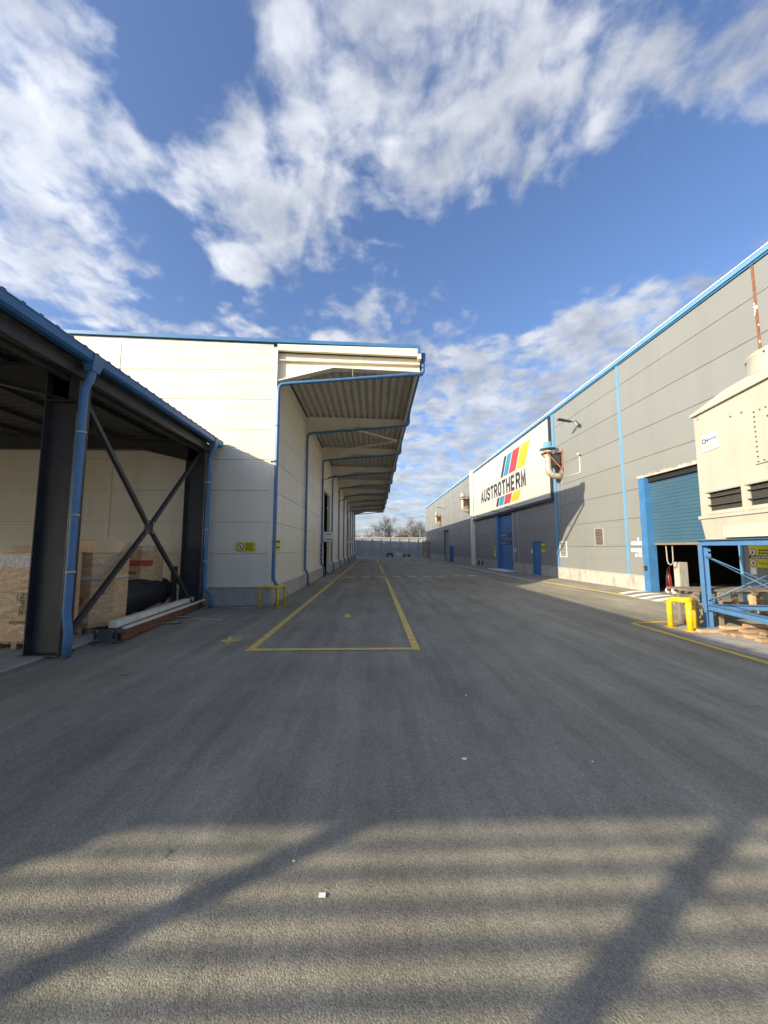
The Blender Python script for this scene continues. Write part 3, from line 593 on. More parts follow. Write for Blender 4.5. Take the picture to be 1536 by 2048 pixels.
# ------------------------------------------------------------------ open storage shed
def shed():
    s = thing('storage_shed', 'open dark steel storage shed with blue gutter and corrugated roof', 'shed', (-6.1, 7.3, 0))
    XE, XL, Y0, Y1 = -5.45, -36.0, -4.35, YG-.06  # unseen far side moved out and left open to admit fill light
    cols = [12.72, 7.3, 1.3, -4.2]
    rz = lambda x: 5.72+.03*(XE-x)
    for y in cols:
        for cx in (-6.1, -21.0, XL+.4):
            c = MB(); c.box(cx-.32, cx-.30, y-.15, y+.15, 0, 5.45); c.box(cx+.30, cx+.32, y-.15, y+.15, 0, 5.45); c.box(cx-.30, cx+.30, y-.007, y+.007, 0, 5.45)
            o = c.build('column', M['dark'], s)
            piece('base_plate', M['dark'], o, cx-.36, cx+.36, y-.2, y+.2, .02, .045); piece('stiffener', M['dark'], o, cx-.30, cx+.30, y-.14, y+.14, 4.86, 4.88)
        r = MB()                                           # haunched rafter
        for (xa, xb, ba, bb) in ((-6.1, -8.0, 4.92, 5.38), (-8.0, XL+.3, 5.38, 5.38+.02)):
            r.prism([(xa, y-.007, ba), (xb, y-.007, bb), (xb, y-.007, rz(xb)-.12), (xa, y-.007, rz(xa)-.12)], (0, .014, 0))
            r.prism([(xa, y-.11, ba-.015), (xb, y-.11, bb-.015), (xb, y-.11, bb+.005), (xa, y-.11, ba+.005)], (0, .22, 0))
        r.prism([(-5.8, y-.11, rz(-5.8)-.135), (XL+.3, y-.11, rz(XL)-.135), (XL+.3, y-.11, rz(XL)-.115), (-5.8, y-.11, rz(-5.8)-.115)], (0, .22, 0)); r.build('rafter', M['dark'], s)
    x = -5.75
    while x > XL:
        piece('purlin', M['dark'], s, x-.03, x+.03, Y0, Y1, rz(x)-.115, rz(x)-.005); x -= 1.5
    MB().box(-5.80, -5.70, Y0, Y1, 5.30, 5.52).build('eave_beam', M['dark'], s)
    # corrugated roof sheet, ribs running up the slope
    prof = []; y = Y0
    while y < Y1-.3:
        prof += [(y, 0), (y+.20, 0), (y+.225, .045), (y+.285, .045)]; y += .31
    prof.append((Y1, 0)); n = len(prof); vs = []
    for (xx, k) in ((-5.40, 0), (XL-.2, 0)):
        vs += [(xx, a, rz(xx)+h) for a, h in prof]
    vs += [(v[0], v[1], v[2]+.012) for v in vs]
    fs = [(i, i+1, n+i+1, n+i) for i in range(n-1)]+[(2*n+i, 3*n+i, 3*n+i+1, 2*n+i+1) for i in range(n-1)]+[(i, 2*n+i, 2*n+i+1, i+1) for i in range(n-1)]
    MB().add(vs, fs).build('roof_sheet', M['darkroof'], s, fix=False)
    # gutter with rolled lip, funnels and downpipes
    gprof = [(-5.62, 5.74), (-5.62, 5.58), (-5.57, 5.54), (-5.45, 5.54), (-5.40, 5.58), (-5.385, 5.70), (-5.37, 5.725), (-5.385, 5.745), (-5.405, 5.72), (-5.42, 5.60), (-5.46, 5.565), (-5.56, 5.565), (-5.60, 5.60), (-5.60, 5.74)]
    MB().prism([(a, Y0, b) for a, b in gprof], (0, Y1-Y0-.02, 0)).build('gutter', M['blue'], s)
    for y in (12.55, 7.07, 1.1):
        p = MB(); p.tube([(-5.50, y, 5.5), (-5.50, y, 5.36), (-5.52, y, 5.26), (-5.58, y, 5.10), (-5.60, y, 4.98), (-5.60, y, .95), (-5.585, y, .82), (-5.50, y, .62), (-5.48, y, .50), (-5.48, y, .03)] if y > 10 else
               [(-5.50, y, 5.5), (-5.50, y, 5.36), (-5.52, y, 5.26), (-5.60, y, 5.10), (-5.62, y, 4.98), (-5.62, y, .80), (-5.61, y, .72), (-5.57, y, .52), (-5.56, y, .44), (-5.56, y, .02)], .07, 12)
        if y > 10:
            p = MB(); p.tube([(-5.50, y, 5.5), (-5.50, y, 5.36), (-5.52, y, 5.26), (-5.58, y, 5.10), (-5.60, y, 4.98), (-5.60, y, .78), (-5.58, y, .66), (-5.40, y, .50), (-5.36, y, .40), (-5.36, y, .03)], .068, 12)
        d = p.build('downpipe', M['bluepipe'], s)
        q = MB(); q.hexa([(-5.58, y-.09, 5.40), (-5.42, y-.09, 5.40), (-5.42, y+.09, 5.40), (-5.58, y+.09, 5.40), (-5.63, y-.15, 5.72), (-5.355, y-.15, 5.72), (-5.355, y+.15, 5.72), (-5.63, y+.15, 5.72)]); q.build('hopper', M['bluepipe'], d)
        for z in (4.2, 2.6, 1.55):
            c = MB(); c.lathe((-5.61, y, z), [(.078, -.02), (.078, .02)], 12); c.tube([(-5.70, y, z), (-5.61, y, z)], .012, 6); c.build('pipe_clip', M['galv'], d)
        MB().tube([(-5.74, y+.02, 4.6), (-5.74, y+.02, .5)], .008, 6).build('lightning_wire', M['galv'], d)
    # eave strut tubes and cross braces between the columns
    for (a, b) in ((12.55, 7.47), (7.13, 1.47), (1.13, -4.0)):
        MB().beam((-6.0, a, 5.30), (-6.0, b, 5.30), .10, .10).build('strut', M['dark'], s)
    A, B = (7.48, 12.56), (.18, 5.12); c = ((A[0]+A[1])/2, (B[0]+B[1])/2-.12)
    for (ya, za) in ((A[0], B[0]), (A[1], B[0]), (A[0], B[1]), (A[1], B[1])):
        p = Vector((-6.0, ya, za)); q = Vector((-6.0, *c)); d = (q-p).normalized()
        MB().beam(p, q-d*.14, .09, .09, (1, 0, 0)).build('cross_brace', M['dark'], s)
    gp = MB(); gp.prism([(-6.02, c[0]-.16, c[1]-.10), (-6.02, c[0]-.10, c[1]-.18), (-6.02, c[0]+.10, c[1]-.18), (-6.02, c[0]+.16, c[1]-.10), (-6.02, c[0]+.16, c[1]+.10), (-6.02, c[0]+.10, c[1]+.18), (-6.02, c[0]-.10, c[1]+.18), (-6.02, c[0]-.16, c[1]+.10)], (.04, 0, 0)); g_ = gp.build('gusset', M['dark'], s)
    for sy in (-1, 1):
        for sz in (-1, 1): MB().lathe((-5.975, c[0]+sy*.12, c[1]+sz*.13), [(.02, 0), (.02, .03)], 8, 'X').build('bolt', M['galv'], g_)
    # unseen end frame: clad high at left, open below to let fill light in
    ye = -4.3
    piece('end_cladding', M['darkroof'], s, XL-.2, -13.75, ye-.03, ye+.01, 3.5, 6.0)
    m = MB(); m.prism([(XL-.2, ye-.02, 5.70), (-5.45, ye-.02, 5.70), (-5.45, ye-.02, rz(-5.45)+.02), (XL-.2, ye-.02, rz(XL)+.02)], (0, .04, 0)); m.build('end_gable', M['darkroof'], s)
    piece('floor_slab', M['slab'], s, XL, -5.98, Y0, YG-.02, -.10, .03)
    return s
sh = shed()
t = thing('slatted_screen', 'tall dark slatted steel screen in the near shed bay behind the viewer', 'screen', (-8, -2.5, 0))
for px_ in (-11.0, -9.2, -6.35): piece('post', M['dark'], t, px_-.07, px_+.07, -2.62, -2.51, 0, 4.15)
for k in range(12): piece('slat', M['dark'], t, -11.0, -4.9, -2.505, -2.485, 2.25+.162*k, 2.25+.162*k+.052)
t = thing('ceiling_lamp', 'small round white lamp hanging under the dark shed roof', 'lamp', (-8.0, 9.2, 5.2))
MB().lathe((-8.0, 9.2, 5.1), [(.02, 0), (.09, .02), (.11, .06), (.09, .1), (.03, .12)], 14).build('globe', M['lamp_lens'], t); MB().tube([(-8.0, 9.2, 5.21), (-8.0, 9.2, 5.7)], .012, 6).build('stem', M['dark'], t)

# ------------------------------------------------------------------ grey factory hall
HALL_TOP = 10.08
def hall():
    h = thing('factory_hall', 'long grey panel factory hall with blue trims and roller doors', 'building', (XR, 40, 0))
    rows = [.88, 2.05, 3.22, 4.41, 5.61, 6.79, 7.97, 9.15, HALL_TOP]
    cols = [3.6, 9.63, 15.58, 21.6, 27.6, 33.6, 39.6, 45.6, 51.6, 57.6, 63.6, 69.6, 77.0]
    roller = (10.72, 14.60, -.5, 4.80); gate = (28.6, 32.35, -.5, 4.72); door = (23.9, 25.05, -.5, 2.42); far = (53.7, 57.2, -.5, 4.6); fdoor = (50.2, 51.7, -.5, 2.2)
    holes = [roller, gate, door, far, fdoor]
    vents = [(17.25, 17.87, 2.12, 2.90), (20.66, 21.36, 1.49, 2.30)]
    g = .006
    for k in range(len(cols)-1):
        for r in range(8):
            for (a0, a1, b0, b1) in subtract((cols[k]+g, cols[k+1]-g, rows[r]+g, rows[r+1]-g), holes+vents):
                if a1-a0 > .03 and b1-b0 > .03: piece('panel', M['grey'], h, XR, XR+.08, a0, a1, b0, b1, .006)
    for (a0, a1, b0, b1) in subtract((3.6, 77, .84, HALL_TOP-.01), holes): piece('joint_backing', M['joint'], h, XR+.035, XR+.22, a0, a1, b0, b1)
    for (a0, a1, b0, b1) in subtract((3.6, 77, -.3, .84), holes): piece('plinth', M['plinth'], h, XR-.03, XR+.3, a0, a1, b0, b1)
    for (a0, a1, b0, b1) in subtract((3.6, 77, .84, .885), holes): piece('drip_flashing', M['grey_smooth'], h, XR-.045, XR+.06, a0, a1, b0, b1)
    # roof edge
    piece('roof_edge_trim', M['lightblue'], h, XR-.09, XR+.5, 3.6, 77, HALL_TOP+.06, HALL_TOP+.20); piece('roof_edge_cap', M['white'], h, XR-.11, XR+.5, 3.6, 77, HALL_TOP+.20, HALL_TOP+.235)
    piece('eave_shadow_gap', M['blue'], h, XR-.05, XR+.1, 3.6, 77, HALL_TOP, HALL_TOP+.06)
    # vertical strips
    for (y, w_, mt, z1) in ((15.6, .16, 'lightblue', HALL_TOP), (21.6, .34, 'lightblue', HALL_TOP), (27.6, .08, 'grey_smooth', 4.9), (33.6, .08, 'grey_smooth', 4.9), (45.6, .06, 'grey_smooth', HALL_TOP), (51.75, .06, 'grey_smooth', HALL_TOP), (63.6, .06, 'grey_smooth', HALL_TOP), (69.6, .06, 'grey_smooth', HALL_TOP), (57.6, .06, 'grey_smooth', HALL_TOP)):
        piece('cover_strip', M[mt], h, XR-.025, XR+.03, y-w_/2, y+w_/2, .885, z1)
    piece('cover_strip', M['bluedoor'], h, XR-.032, XR+.02, 21.44, 21.5, .885, HALL_TOP)
    o = piece('cover_strip', M['rust'], h, XR-.02, XR+.03, 9.59, 9.66, .885, HALL_TOP); o['label'] = 'rusty strip with peeling paint'
    rg = random.Random(5)
    m = MB()
    for i in range(26):
        z = rg.uniform(3, 9); y = 9.62+rg.uniform(-.05, .05); m.box(XR-.03, XR-.021, y-.012, y+.012, z, z+rg.uniform(.03, .12))
    m.build('paint_flakes', M['white'], h)
    piece('pilaster', M['cream_smooth'], h, XR-.30, XR+.02, 39.45, 40.1, -.1, HALL_TOP+.3)
    # closed shell
    piece('roof', M['core'], h, XR+.1, 34, 3.6, 77, HALL_TOP, HALL_TOP+.1); piece('rear_wall', M['core'], h, 34, 34.2, 3.6, 77, -.2, HALL_TOP); piece('end_wall', M['grey'], h, XR+.3, 34, 3.4, 3.599, -.2, HALL_TOP); piece('end_wall', M['grey'], h, XR+.3, 34, 77.001, 77.2, -.2, HALL_TOP)
    # big roller door, half open
    rd = MB(); rd.box(XR-.06, XR+.28, 14.34, 14.66, -.1, 4.78); rd.build('door_post', M['blue'], h)
    MB().box(XR-.05, XR+.24, 10.62, 10.735, -.1, 4.78).build('door_post', M['lightblue'], h)
    lf = thing_part('roller_door', h, (XR+.2, 12.5, 0))
    z = 2.18; i = 0
    while z < 4.60:
        piece('slat', M['teal'], lf, XR+.20, XR+.245, 10.74, 14.335, z+.002, z+.128, .006); z += .13
    piece('joint_backing', M['teal'], lf, XR+.225, XR+.26, 10.75, 14.33, 2.19, 4.60); piece('bottom_bar', M['woodgrey'], lf, XR+.18, XR+.26, 10.74, 14.335, 2.10, 2.18)
    piece('lintel', M['black'], h, XR+.1, XR+.4, 10.74, 14.335, 4.60, 4.80)
    m = MB(); rg = random.Random(2); y = 10.7
    while y < 14.7:
        ww = rg.uniform(.03, .09); m.box(XR-.02, XR+.02, y, y+ww, 4.80, 4.80+rg.uniform(.05, .14)); y += ww+.001
    m.build('foam_seal', M['plinth'], h)
    MB().tube([(XR+.3, 13.9, 2.1), (XR+.3, 13.88, 1.5), (XR+.3, 13.82, 1.38), (XR+.3, 13.72, 1.35), (XR+.3, 13.62, 1.42), (XR+.3, 13.6, 1.6), (XR+.3, 13.6, 2.1)], .02, 8).build('pull_rope', M['concrete'], lf)
    # room behind it
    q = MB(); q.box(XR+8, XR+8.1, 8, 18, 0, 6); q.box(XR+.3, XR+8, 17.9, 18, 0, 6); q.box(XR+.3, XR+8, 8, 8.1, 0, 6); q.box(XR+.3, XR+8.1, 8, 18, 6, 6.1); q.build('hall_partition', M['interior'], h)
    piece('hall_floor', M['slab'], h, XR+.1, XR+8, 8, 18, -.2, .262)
    # blue sectional gate with two rows of panes
    gt = thing_part('sectional_gate', h, (XR, 30.5, 0))
    m = MB(); m.box(XR-.08, XR+.26, 31.95, 32.40, -.1, 4.86); m.build('gate_post', M['blue'], gt)
    z = .1
    for k in range(8): piece('gate_section', M['bluedoor'], gt, XR+.10, XR+.16, 28.55, 31.95, z+.004, z+.566, .008); z += .57
    for zz in (2.22, 2.86):
        for k in range(5):
            y = 31.62-.66*k
            if y < 28.9: continue
            f = piece('pane_frame', M['black'], gt, XR+.085, XR+.11, y-.44, y, zz, zz+.36, .03); piece('pane', M['bluedoor'], f, XR+.079, XR+.084, y-.37, y-.07, zz+.06, zz+.30, .02) if k % 5 == 7 else piece('pane', M['glass'], f, XR+.079, XR+.084, y-.37, y-.07, zz+.06, zz+.30)
    piece('sill', M['white'], gt, XR-.9, XR+.1, 28.4, 32.4, .0, .19)
    m = MB(); m.box(XR-.06, XR+.3, 28.5, 28.6, 0, 4.72); m.build('gate_jamb', M['grey_smooth'], gt)
    # blue pedestrian door
    pd = thing_part('pedestrian_door', h, (XR, 24.5, 0))
    piece('leaf', M['bluedoor'], pd, XR+.03, XR+.08, 23.97, 24.98, .14, 2.36)
    m = MB(); m.box(XR-.03, XR+.12, 23.88, 23.97, .1, 2.44); m.box(XR-.03, XR+.12, 24.98, 25.07, .1, 2.44); m.box(XR-.03, XR+.12, 23.97, 24.98, 2.36, 2.44); m.build('frame', M['blue'], pd)
    m = MB(); m.tube([(XR+.03, 24.08, 1.2), (XR-.03, 24.08, 1.2), (XR-.03, 24.22, 1.2)], .012, 8); m.build('handle', M['black'], pd)
    # far recessed doorway and small blue door
    m = MB(); m.box(XR+1.2, XR+1.3, 53.7, 57.2, 0, 4.6); m.box(XR+.2, XR+1.2, 57.2, 57.3, 0, 4.6); m.box(XR+.2, XR+1.2, 53.6, 53.7, 0, 4.6); m.box(XR+.2, XR+1.3, 53.6, 57.3, 4.6, 4.7); m.build('recess', M['grey_smooth'], h)
    fd = thing_part('pedestrian_door', h, (XR, 51, 0)); piece('leaf', M['bluedoor'], fd, XR+.03, XR+.08, 50.22, 51.68, 0, 2.18)
    m = MB(); m.box(XR-.3, XR+.12, 51.6, 51.72, 0, 2.25); m.box(XR-.04, XR+.12, 50.2, 50.28, 0, 2.2); m.build('frame', M['blue'], fd)
    # vents
    for i, (a0, a1, b0, b1) in enumerate(vents):
        v = thing_part('vent_grille', h, (XR, (a0+a1)/2, b0)); mt = M['rust'] if i == 0 else M['grey_smooth']
        m = MB(); m.box(XR-.03, XR+.1, a0-.03, a0, b0-.03, b1+.03); m.box(XR-.03, XR+.1, a1, a1+.03, b0-.03, b1+.03); m.box(XR-.03, XR+.1, a0, a1, b0-.03, b0); m.box(XR-.03, XR+.1, a0, a1, b1, b1+.03); m.build('frame', M['grey_smooth'] if i == 0 else M['white'], v)
        n = 10
        for k in range(n):
            z = b0+(b1-b0)*(k+.5)/n; MB().hexa([(XR-.02, a0, z-.03), (XR+.05, a0, z+.015), (XR+.05, a1, z+.015), (XR-.02, a1, z-.03), (XR-.02, a0, z-.022), (XR+.05, a0, z+.023), (XR+.05, a1, z+.023), (XR-.02, a1, z-.022)]).build('slat', M['woodgrey'] if i == 0 else M['grey_smooth'], v)
    for (y, z) in ((38.1, .35), (36.9, .35)): piece('floor_vent', M['black'], h, XR-.036, XR+.02, y-.3, y+.3, z-.12, z+.32)
    for y in (21.25, 20.78): MB().tube([(XR-.02, y, 6.0), (XR-.02, y, 2.4)], .014, 6).build('drain_pipe', M['grey_smooth'], h)
    # cables and spot brackets below the big sign
    for y in (26.2, 29.2, 33.8): MB().tube([(XR, y, 4.78), (XR-1.3, y, 4.88)], .02, 6).build('spot_arm', M['dark'], h); MB().box(XR-1.42, XR-1.25, y-.08, y+.08, 4.84, 4.96).build('spot_head', M['grey_smooth'], h)
    MB().tube([(XR-.02, 22.3, 4.75), (XR-.02, 39, 4.72)], .014, 6).build('cable', M['grey_smooth'], h)
    return h
def thing_part(name, parent, loc):
    o = bpy.data.objects.new(name, None); COL.objects.link(o); o.parent = parent; o.location = Vector(loc)-wloc(parent); o.empty_display_size = .2; return o
hl = hall()

# big painted name board
sg = thing('wall_sign', 'huge white name board with dark lettering and coloured slanted stripes', 'sign', (XR-.1, 31, 5))
piece('board', M['signwhite'], sg, XR-.10, XR-.03, 21.95, 39.42, 5.02, 9.98, .004)
m = MB(); m.box(XR-.16, XR-.02, 21.84, 21.945, 4.90, 10.04); m.box(XR-.14, XR-.02, 21.945, 39.45, 9.985, 10.06); m.box(XR-.22, XR-.02, 21.84, 39.45, 4.82, 4.90); m.box(XR-.16, XR-.02, 21.945, 39.45, 4.90, 5.015); m.box(XR-.14, XR-.02, 39.425, 39.45, 5.015, 9.985); m.build('frame', M['charcoal'], sg)
SX = XR-.106
LETTERS = {'A': ([[(0, 0), (.5, 1), (1, 0)]], [[(.2, .27), (.8, .27)]]), 'U': ([[(0, 1), (0, .22), (.22, 0), (.78, 0), (1, .22), (1, 1)]], []),
           'S': ([[(1, .72), (1, .85), (.8, 1), (.2, 1), (0, .85), (0, .68), (.18, .55), (.82, .45), (1, .32), (1, .15), (.8, 0), (.2, 0), (0, .15), (0, .28)]], []),
           'T': ([[(0, 1), (1, 1)], [(.5, 1), (.5, 0)]], []), 'R': ([[(0, 0), (0, 1), (.75, 1), (1, .86), (1, .62), (.75, .48), (0, .48)], [(.6, .48), (1, 0)]], []),
           'O': ([[(.25, 0), (.75, 0), (1, .2), (1, .8), (.75, 1), (.25, 1), (0, .8), (0, .2), (.25, 0)]], []), 'H': ([[(0, 0), (0, 1)], [(1, 0), (1, 1)], [(0, .5), (1, .5)]], []),
           'E': ([[(1, 1), (0, 1), (0, 0), (1, 0)], [(0, .5), (.88, .5)]], []), 'M': ([[(0, 0), (0, 1), (.5, .15), (1, 1), (1, 0)]], [])}
def ribbon(pts, t, closed):
    """flat 2D stroke with mitred corners -> left and right outlines"""
    n = len(pts); L_, R2 = [], []
    for i, p in enumerate(pts):
        a = pts[i-1] if i else (pts[-2] if closed else None); b = pts[i+1] if i < n-1 else (pts[1] if closed else None)
        d0 = (p-a).normalized() if a is not None else None; d1 = (b-p).normalized() if b is not None else None
        d0 = d0 if d0 is not None else d1; d1 = d1 if d1 is not None else d0
        n0 = Vector((-d0.y, d0.x)); n1 = Vector((-d1.y, d1.x)); m_ = (n0+n1).normalized(); k = t/2/max(.42, m_.dot(n1)); L_.append(p+m_*k); R2.append(p-m_*k)
    return L_, R2
def word(string, y_left, z0, width, height, stroke):
    pitch_ = width/len(string); w_ = pitch_*.86-stroke
    for i, ch in enumerate(string):
        strokes = LETTERS[ch][0]+LETTERS[ch][1]; k = 0
        vs, fs = [], []
        for st in strokes:
            pts = [Vector((q[0]*w_, q[1]*(height-stroke))) for q in st]; cl = st[0] == st[-1]
            if not cl and len(st) == 2 and ch in 'TH' and abs(st[0][0]-st[1][0]) < .01:
                pts = [Vector((p.x, p.y+(stroke/2 if p.y > height*.4 else -stroke/2))) for p in pts]
            elif not cl:                                   # square the open ends out to the letter height
                for e, o2 in ((0, 1), (-1, -2)):
                    if st[e][1] in (0, 1) and abs(st[e][1]-st[o2][1]) > .3: pts[e] = pts[e]+(pts[e]-pts[o2]).normalized()*stroke/2
                    elif ch == 'T': pts[e] = pts[e]+(pts[e]-pts[o2]).normalized()*stroke/2
            l, r = ribbon(pts, stroke, cl); b0 = len(vs); x0 = SX-.0008*k; k += 1
            for a_, b_ in zip(l, r):
                for q in (a_, b_): vs.append((x0, y_left-i*pitch_-stroke/2-q.x, z0+stroke/2+q.y))
            fs += [(b0+2*j, b0+2*j+1, b0+2*j+3, b0+2*j+2) for j in range(len(l)-1)]
        o = MB().add(vs, fs).build('letter', M['charcoal'], sg, fix=False)
word('AUSTROTHERM', 36.60, 6.38, 11.15, 1.24, .265)
def stripe(ya, yb, z0, z1, slant, mat): flat([(SX, ya, z0), (SX, yb, z0), (SX, yb-slant, z1), (SX, ya-slant, z1)], 'stripe', mat, sg)
for (ya, yb, mt) in ((30.78, 30.22, 'charcoal'), (30.06, 29.05, 'cyan'), (28.88, 27.48, 'red'), (27.28, 25.70, 'yellow_print')): stripe(ya, yb, 7.86, 9.46, 1.02, M[mt])
for (ya, yb, mt) in ((32.15, 31.60, 'charcoal'), (31.45, 30.35, 'cyan'), (30.18, 28.75, 'red'), (28.55, 27.0, 'yellow_print')): stripe(ya, yb, 5.54, 6.27, .46, M[mt])

# exhaust ducts
def duct(y, z, cap, label, k=1.0, out=.75):
    t = thing('exhaust_duct', label, 'duct', (XR, y, z), 'exhaust ducts on the grey hall'); X = XR-out
    pts = [(XR+.05, y, z)]
    for i in range(9):
        a = math.pi/2*i/8; pts.append((X+.42*k-.42*k*math.sin(a)+.1*k*0, y, z+.42*k-.42*k*math.cos(a)))
    pts += [(X, y, z+1.0*k), (X, y, z+1.32*k)]
    d = MB().tube(pts, .17*k, 16).build('elbow_pipe', M['galv'], t)
    for zz in (.55, .8, 1.05): MB().lathe((X, y, z+zz*k), [(.18*k, -.012), (.185*k, 0), (.18*k, .012)], 16).build('seam_ring', M['galv'], d)
    MB().lathe((X, y, z+1.30*k), [(.26*k, 0), (.27*k, .06), (.20*k, .14)], 20).build('collar', M['galv'], t)
    MB().lathe((X, y, z+1.50*k), [(.44*k, 0), (.43*k, .03), (.24*k, .14), (.21*k, .17), (.21*k, .40), (.16*k, .44), (.03, .45)], 24).build('rain_cap', cap, t)
    b = MB(); zt = z+1.32*k
    for s in (-.28*k, .28*k):
        b.beam((XR-.03, y+s, z+.1), (XR-.03, y+s, zt+.15), .07, .05); b.beam((XR-.03, y+s, zt-.03), (X-.25*k, y+s, zt-.03), .06, .06); b.beam((XR-.03, y+s, z+.25*k), (X-.2*k, y+s, zt-.05), .05, .05)
    b.beam((X-.25*k, y-.3*k, zt-.03), (X-.25*k, y+.3*k, zt-.03), .06, .06); b.beam((XR-.1, y-.3*k, zt-.03), (XR-.1, y+.3*k, zt-.03), .06, .06); b.build('bracket', M['rustbracket'], t)
    MB().box(X+.18*k, XR-.12, y-.16*k, y+.16*k, z+.55*k, z+1.2*k).build('fan_motor', M['dark'], t)
    return t
duct(20.85, 6.12, M['lightblue'], 'galvanised exhaust duct with light blue cap beside the name board', 1.05)
duct(41.6, 6.15, M['galv'], 'galvanised exhaust duct right behind the cream pilaster', 1.05)
duct(59.6, 5.75, M['galv'], 'farthest small galvanised exhaust duct above the recessed doorway', 1.0)
cctv((XR, 18.88, 6.98), (-1, 0, 0), [(XR-.02, 18.88, 6.92), (XR-.02, 18.88, 5.97), (XR-.02, 18.93, 5.93), (XR-.02, 20.85, 5.97)], 'white security camera on a long bent conduit on the grey hall')
def flood(y, z, label, flood_on=True):
    t = thing('wall_lamp', label, 'lamp', (XR, y, z), 'lamps on arms along the grey hall')
    MB().tube([(XR, y, z), (XR-.25, y, z+.10), (XR-.55, y, z+.14)], .028, 8).build('arm', M['dark'], t)
    m = MB(); m.hexa([(XR-.45, y-.07, z+.09), (XR-1.15, y-.13, z+.22), (XR-1.15, y+.13, z+.22), (XR-.45, y+.07, z+.09), (XR-.45, y-.06, z+.17), (XR-1.12, y-.10, z+.29), (XR-1.12, y+.10, z+.29), (XR-.45, y+.06, z+.17)]); m.build('lamp_head', M['dark'], t)
    if flood_on:
        m = MB(); c = Vector((XR-.28, y-.16, z-.02)); a = Vector((.25, .97, 0)).normalized(); n = Vector((-.8, -.35, -.45)).normalized(); u = n.cross(a).normalized()
        m.prism([c-a*.16-u*.14, c+a*.16-u*.14, c+a*.16+u*.14, c-a*.16+u*.14], -n*.07); f = m.build('floodlight', M['dark'], t)
        m = MB(); c = c+n*.003; m.add([c-a*.14-u*.12, c+a*.14-u*.12, c+a*.14+u*.12, c-a*.14+u*.12], [(0, 1, 2, 3)]); m.build('lens', M['lamp_lens'], f, fix=False)
flood(18.75, 8.50, 'dark lamp arm with square floodlight, nearest on the grey hall')
flood(56.5, 7.95, 'dark lamp arm without floodlight on the far grey hall wall', False)
flood(76.2, 8.3, 'farthest lamp arm at the far end of the grey hall', False)

# signs and notices on the grey hall
def notice(y1, y0, z0, z1, label, mat='white', group=None, bands=()):
    t = thing('notice', label, 'sign', (XR, y0, z0), group)
    piece('sheet', M[mat], t, XR-.014, XR-.002, y0, y1, z0, z1)
    for (a, b, mm) in bands: piece('band', M[mm], t, XR-.018, XR-.0145, y0+.01, y1-.01, z0+(z1-z0)*a, z0+(z1-z0)*b)
    return t
notice(23.82, 23.30, 1.70, 2.34, 'yellow and black warning notice right of the blue pedestrian door', 'yellow_sign', None, ((.88, .99, 'charcoal'), (.42, .56, 'charcoal'), (.65, .70, 'charcoal'), (.2, .26, 'charcoal')))
notice(33.35, 32.86, 1.55, 2.24, 'yellow and black warning notice left of the blue sectional gate', 'yellow_sign', None, ((.88, .99, 'charcoal'), (.42, .56, 'charcoal'), (.65, .70, 'charcoal')))
notice(33.2, 32.9, 1.2, 1.5, 'white notice below the yellow board left of the gate')
notice(28.35, 28.12, 1.66, 1.9, 'small white notice just right of the blue sectional gate')
notice(25.4, 25.15, 1.62, 1.85, 'small white notice left of the blue pedestrian door')
for (a, b, c, d, s) in ((15.37, 15.06, 2.10, 2.24, 'upper left white'), (15.01, 14.76, 2.10, 2.24, 'upper right white'), (15.39, 15.07, 1.82, 1.96, 'lower left white'), (15.01, 14.80, 1.80, 1.96, 'lower right white'), (14.98, 14.90, 2.28, 2.40, 'tiny topmost white'), (15.16, 15.04, 1.62, 1.74, 'slanting bottom white'), (14.95, 14.80, 1.62, 1.76, 'round-cornered bottom white')):
    notice(a, b, c, d, s+' sheet of the paper notices by the roller door post', 'white', 'paper notices by the roller door', ((.3, .38, 'grey_smooth'), (.55, .62, 'grey_smooth')))
piece_t = thing('push_button', 'small black control box on the blue roller door post', 'control box', (XR-.07, 14.5, 1.1)); piece('box', M['black'], piece_t, XR-.13, XR-.06, 14.45, 14.57, 1.1, 1.28, .01); piece('button', M['red'], piece_t, XR-.145, XR-.13, 14.49, 14.53, 1.16, 1.2)
# danger board right of the roller door
dg = thing('danger_board', 'yellow and black danger board by the roller door behind the tower', 'sign', (XR, 10.2, 1.4))
def db(y1, y0, z0, z1, mt, nm, l=0): return piece(nm, M[mt], dg, XR-.020-l, XR-.002-l, y0, y1, z0, z1)
db(10.47, 9.5, 1.78, 2.16, 'yellow_sign', 'board'); db(10.47, 9.5, 1.69, 1.775, 'black', 'band'); db(10.47, 9.5, 1.44, 1.685, 'yellow_sign', 'board'); db(10.46, 10.30, 1.24, 1.43, 'white', 'notice_sheet')
text('DANGER!', M['white'], 'lettering', dg, (XR-.0205, 10.40, 1.70), (0, -1, 0), (0, 0, 1), .62, .058, .02)
text('NO ENTRY', M['charcoal'], 'lettering', dg, (XR-.0205, 10.20, 1.53), (0, -1, 0), (0, 0, 1), .52, .055, .02)
for zc in (1.86, 1.56):
    for (r, l, mt, nm) in ((.10, .022, 'red', 'ring'), (.078, .024, 'white', 'disc')):
        flat([(XR-l, 10.36-r*math.cos(2*math.pi*i/20), zc+r*math.sin(2*math.pi*i/20)) for i in range(20)], nm, M[mt], dg)
    flat([(XR-.026, 10.36-a*.05, zc+b*.05) for a, b in ((-.3, 1.1), (.2, 1.1), (.4, .2), (.9, -.1), (.5, -.3), (.6, -1.1), (.2, -1.1), (0, -.4), (-.7, -1.1), (-.9, -.8), (-.4, 0), (-.7, .4))], 'figure', M['charcoal'], dg)
f = MB()
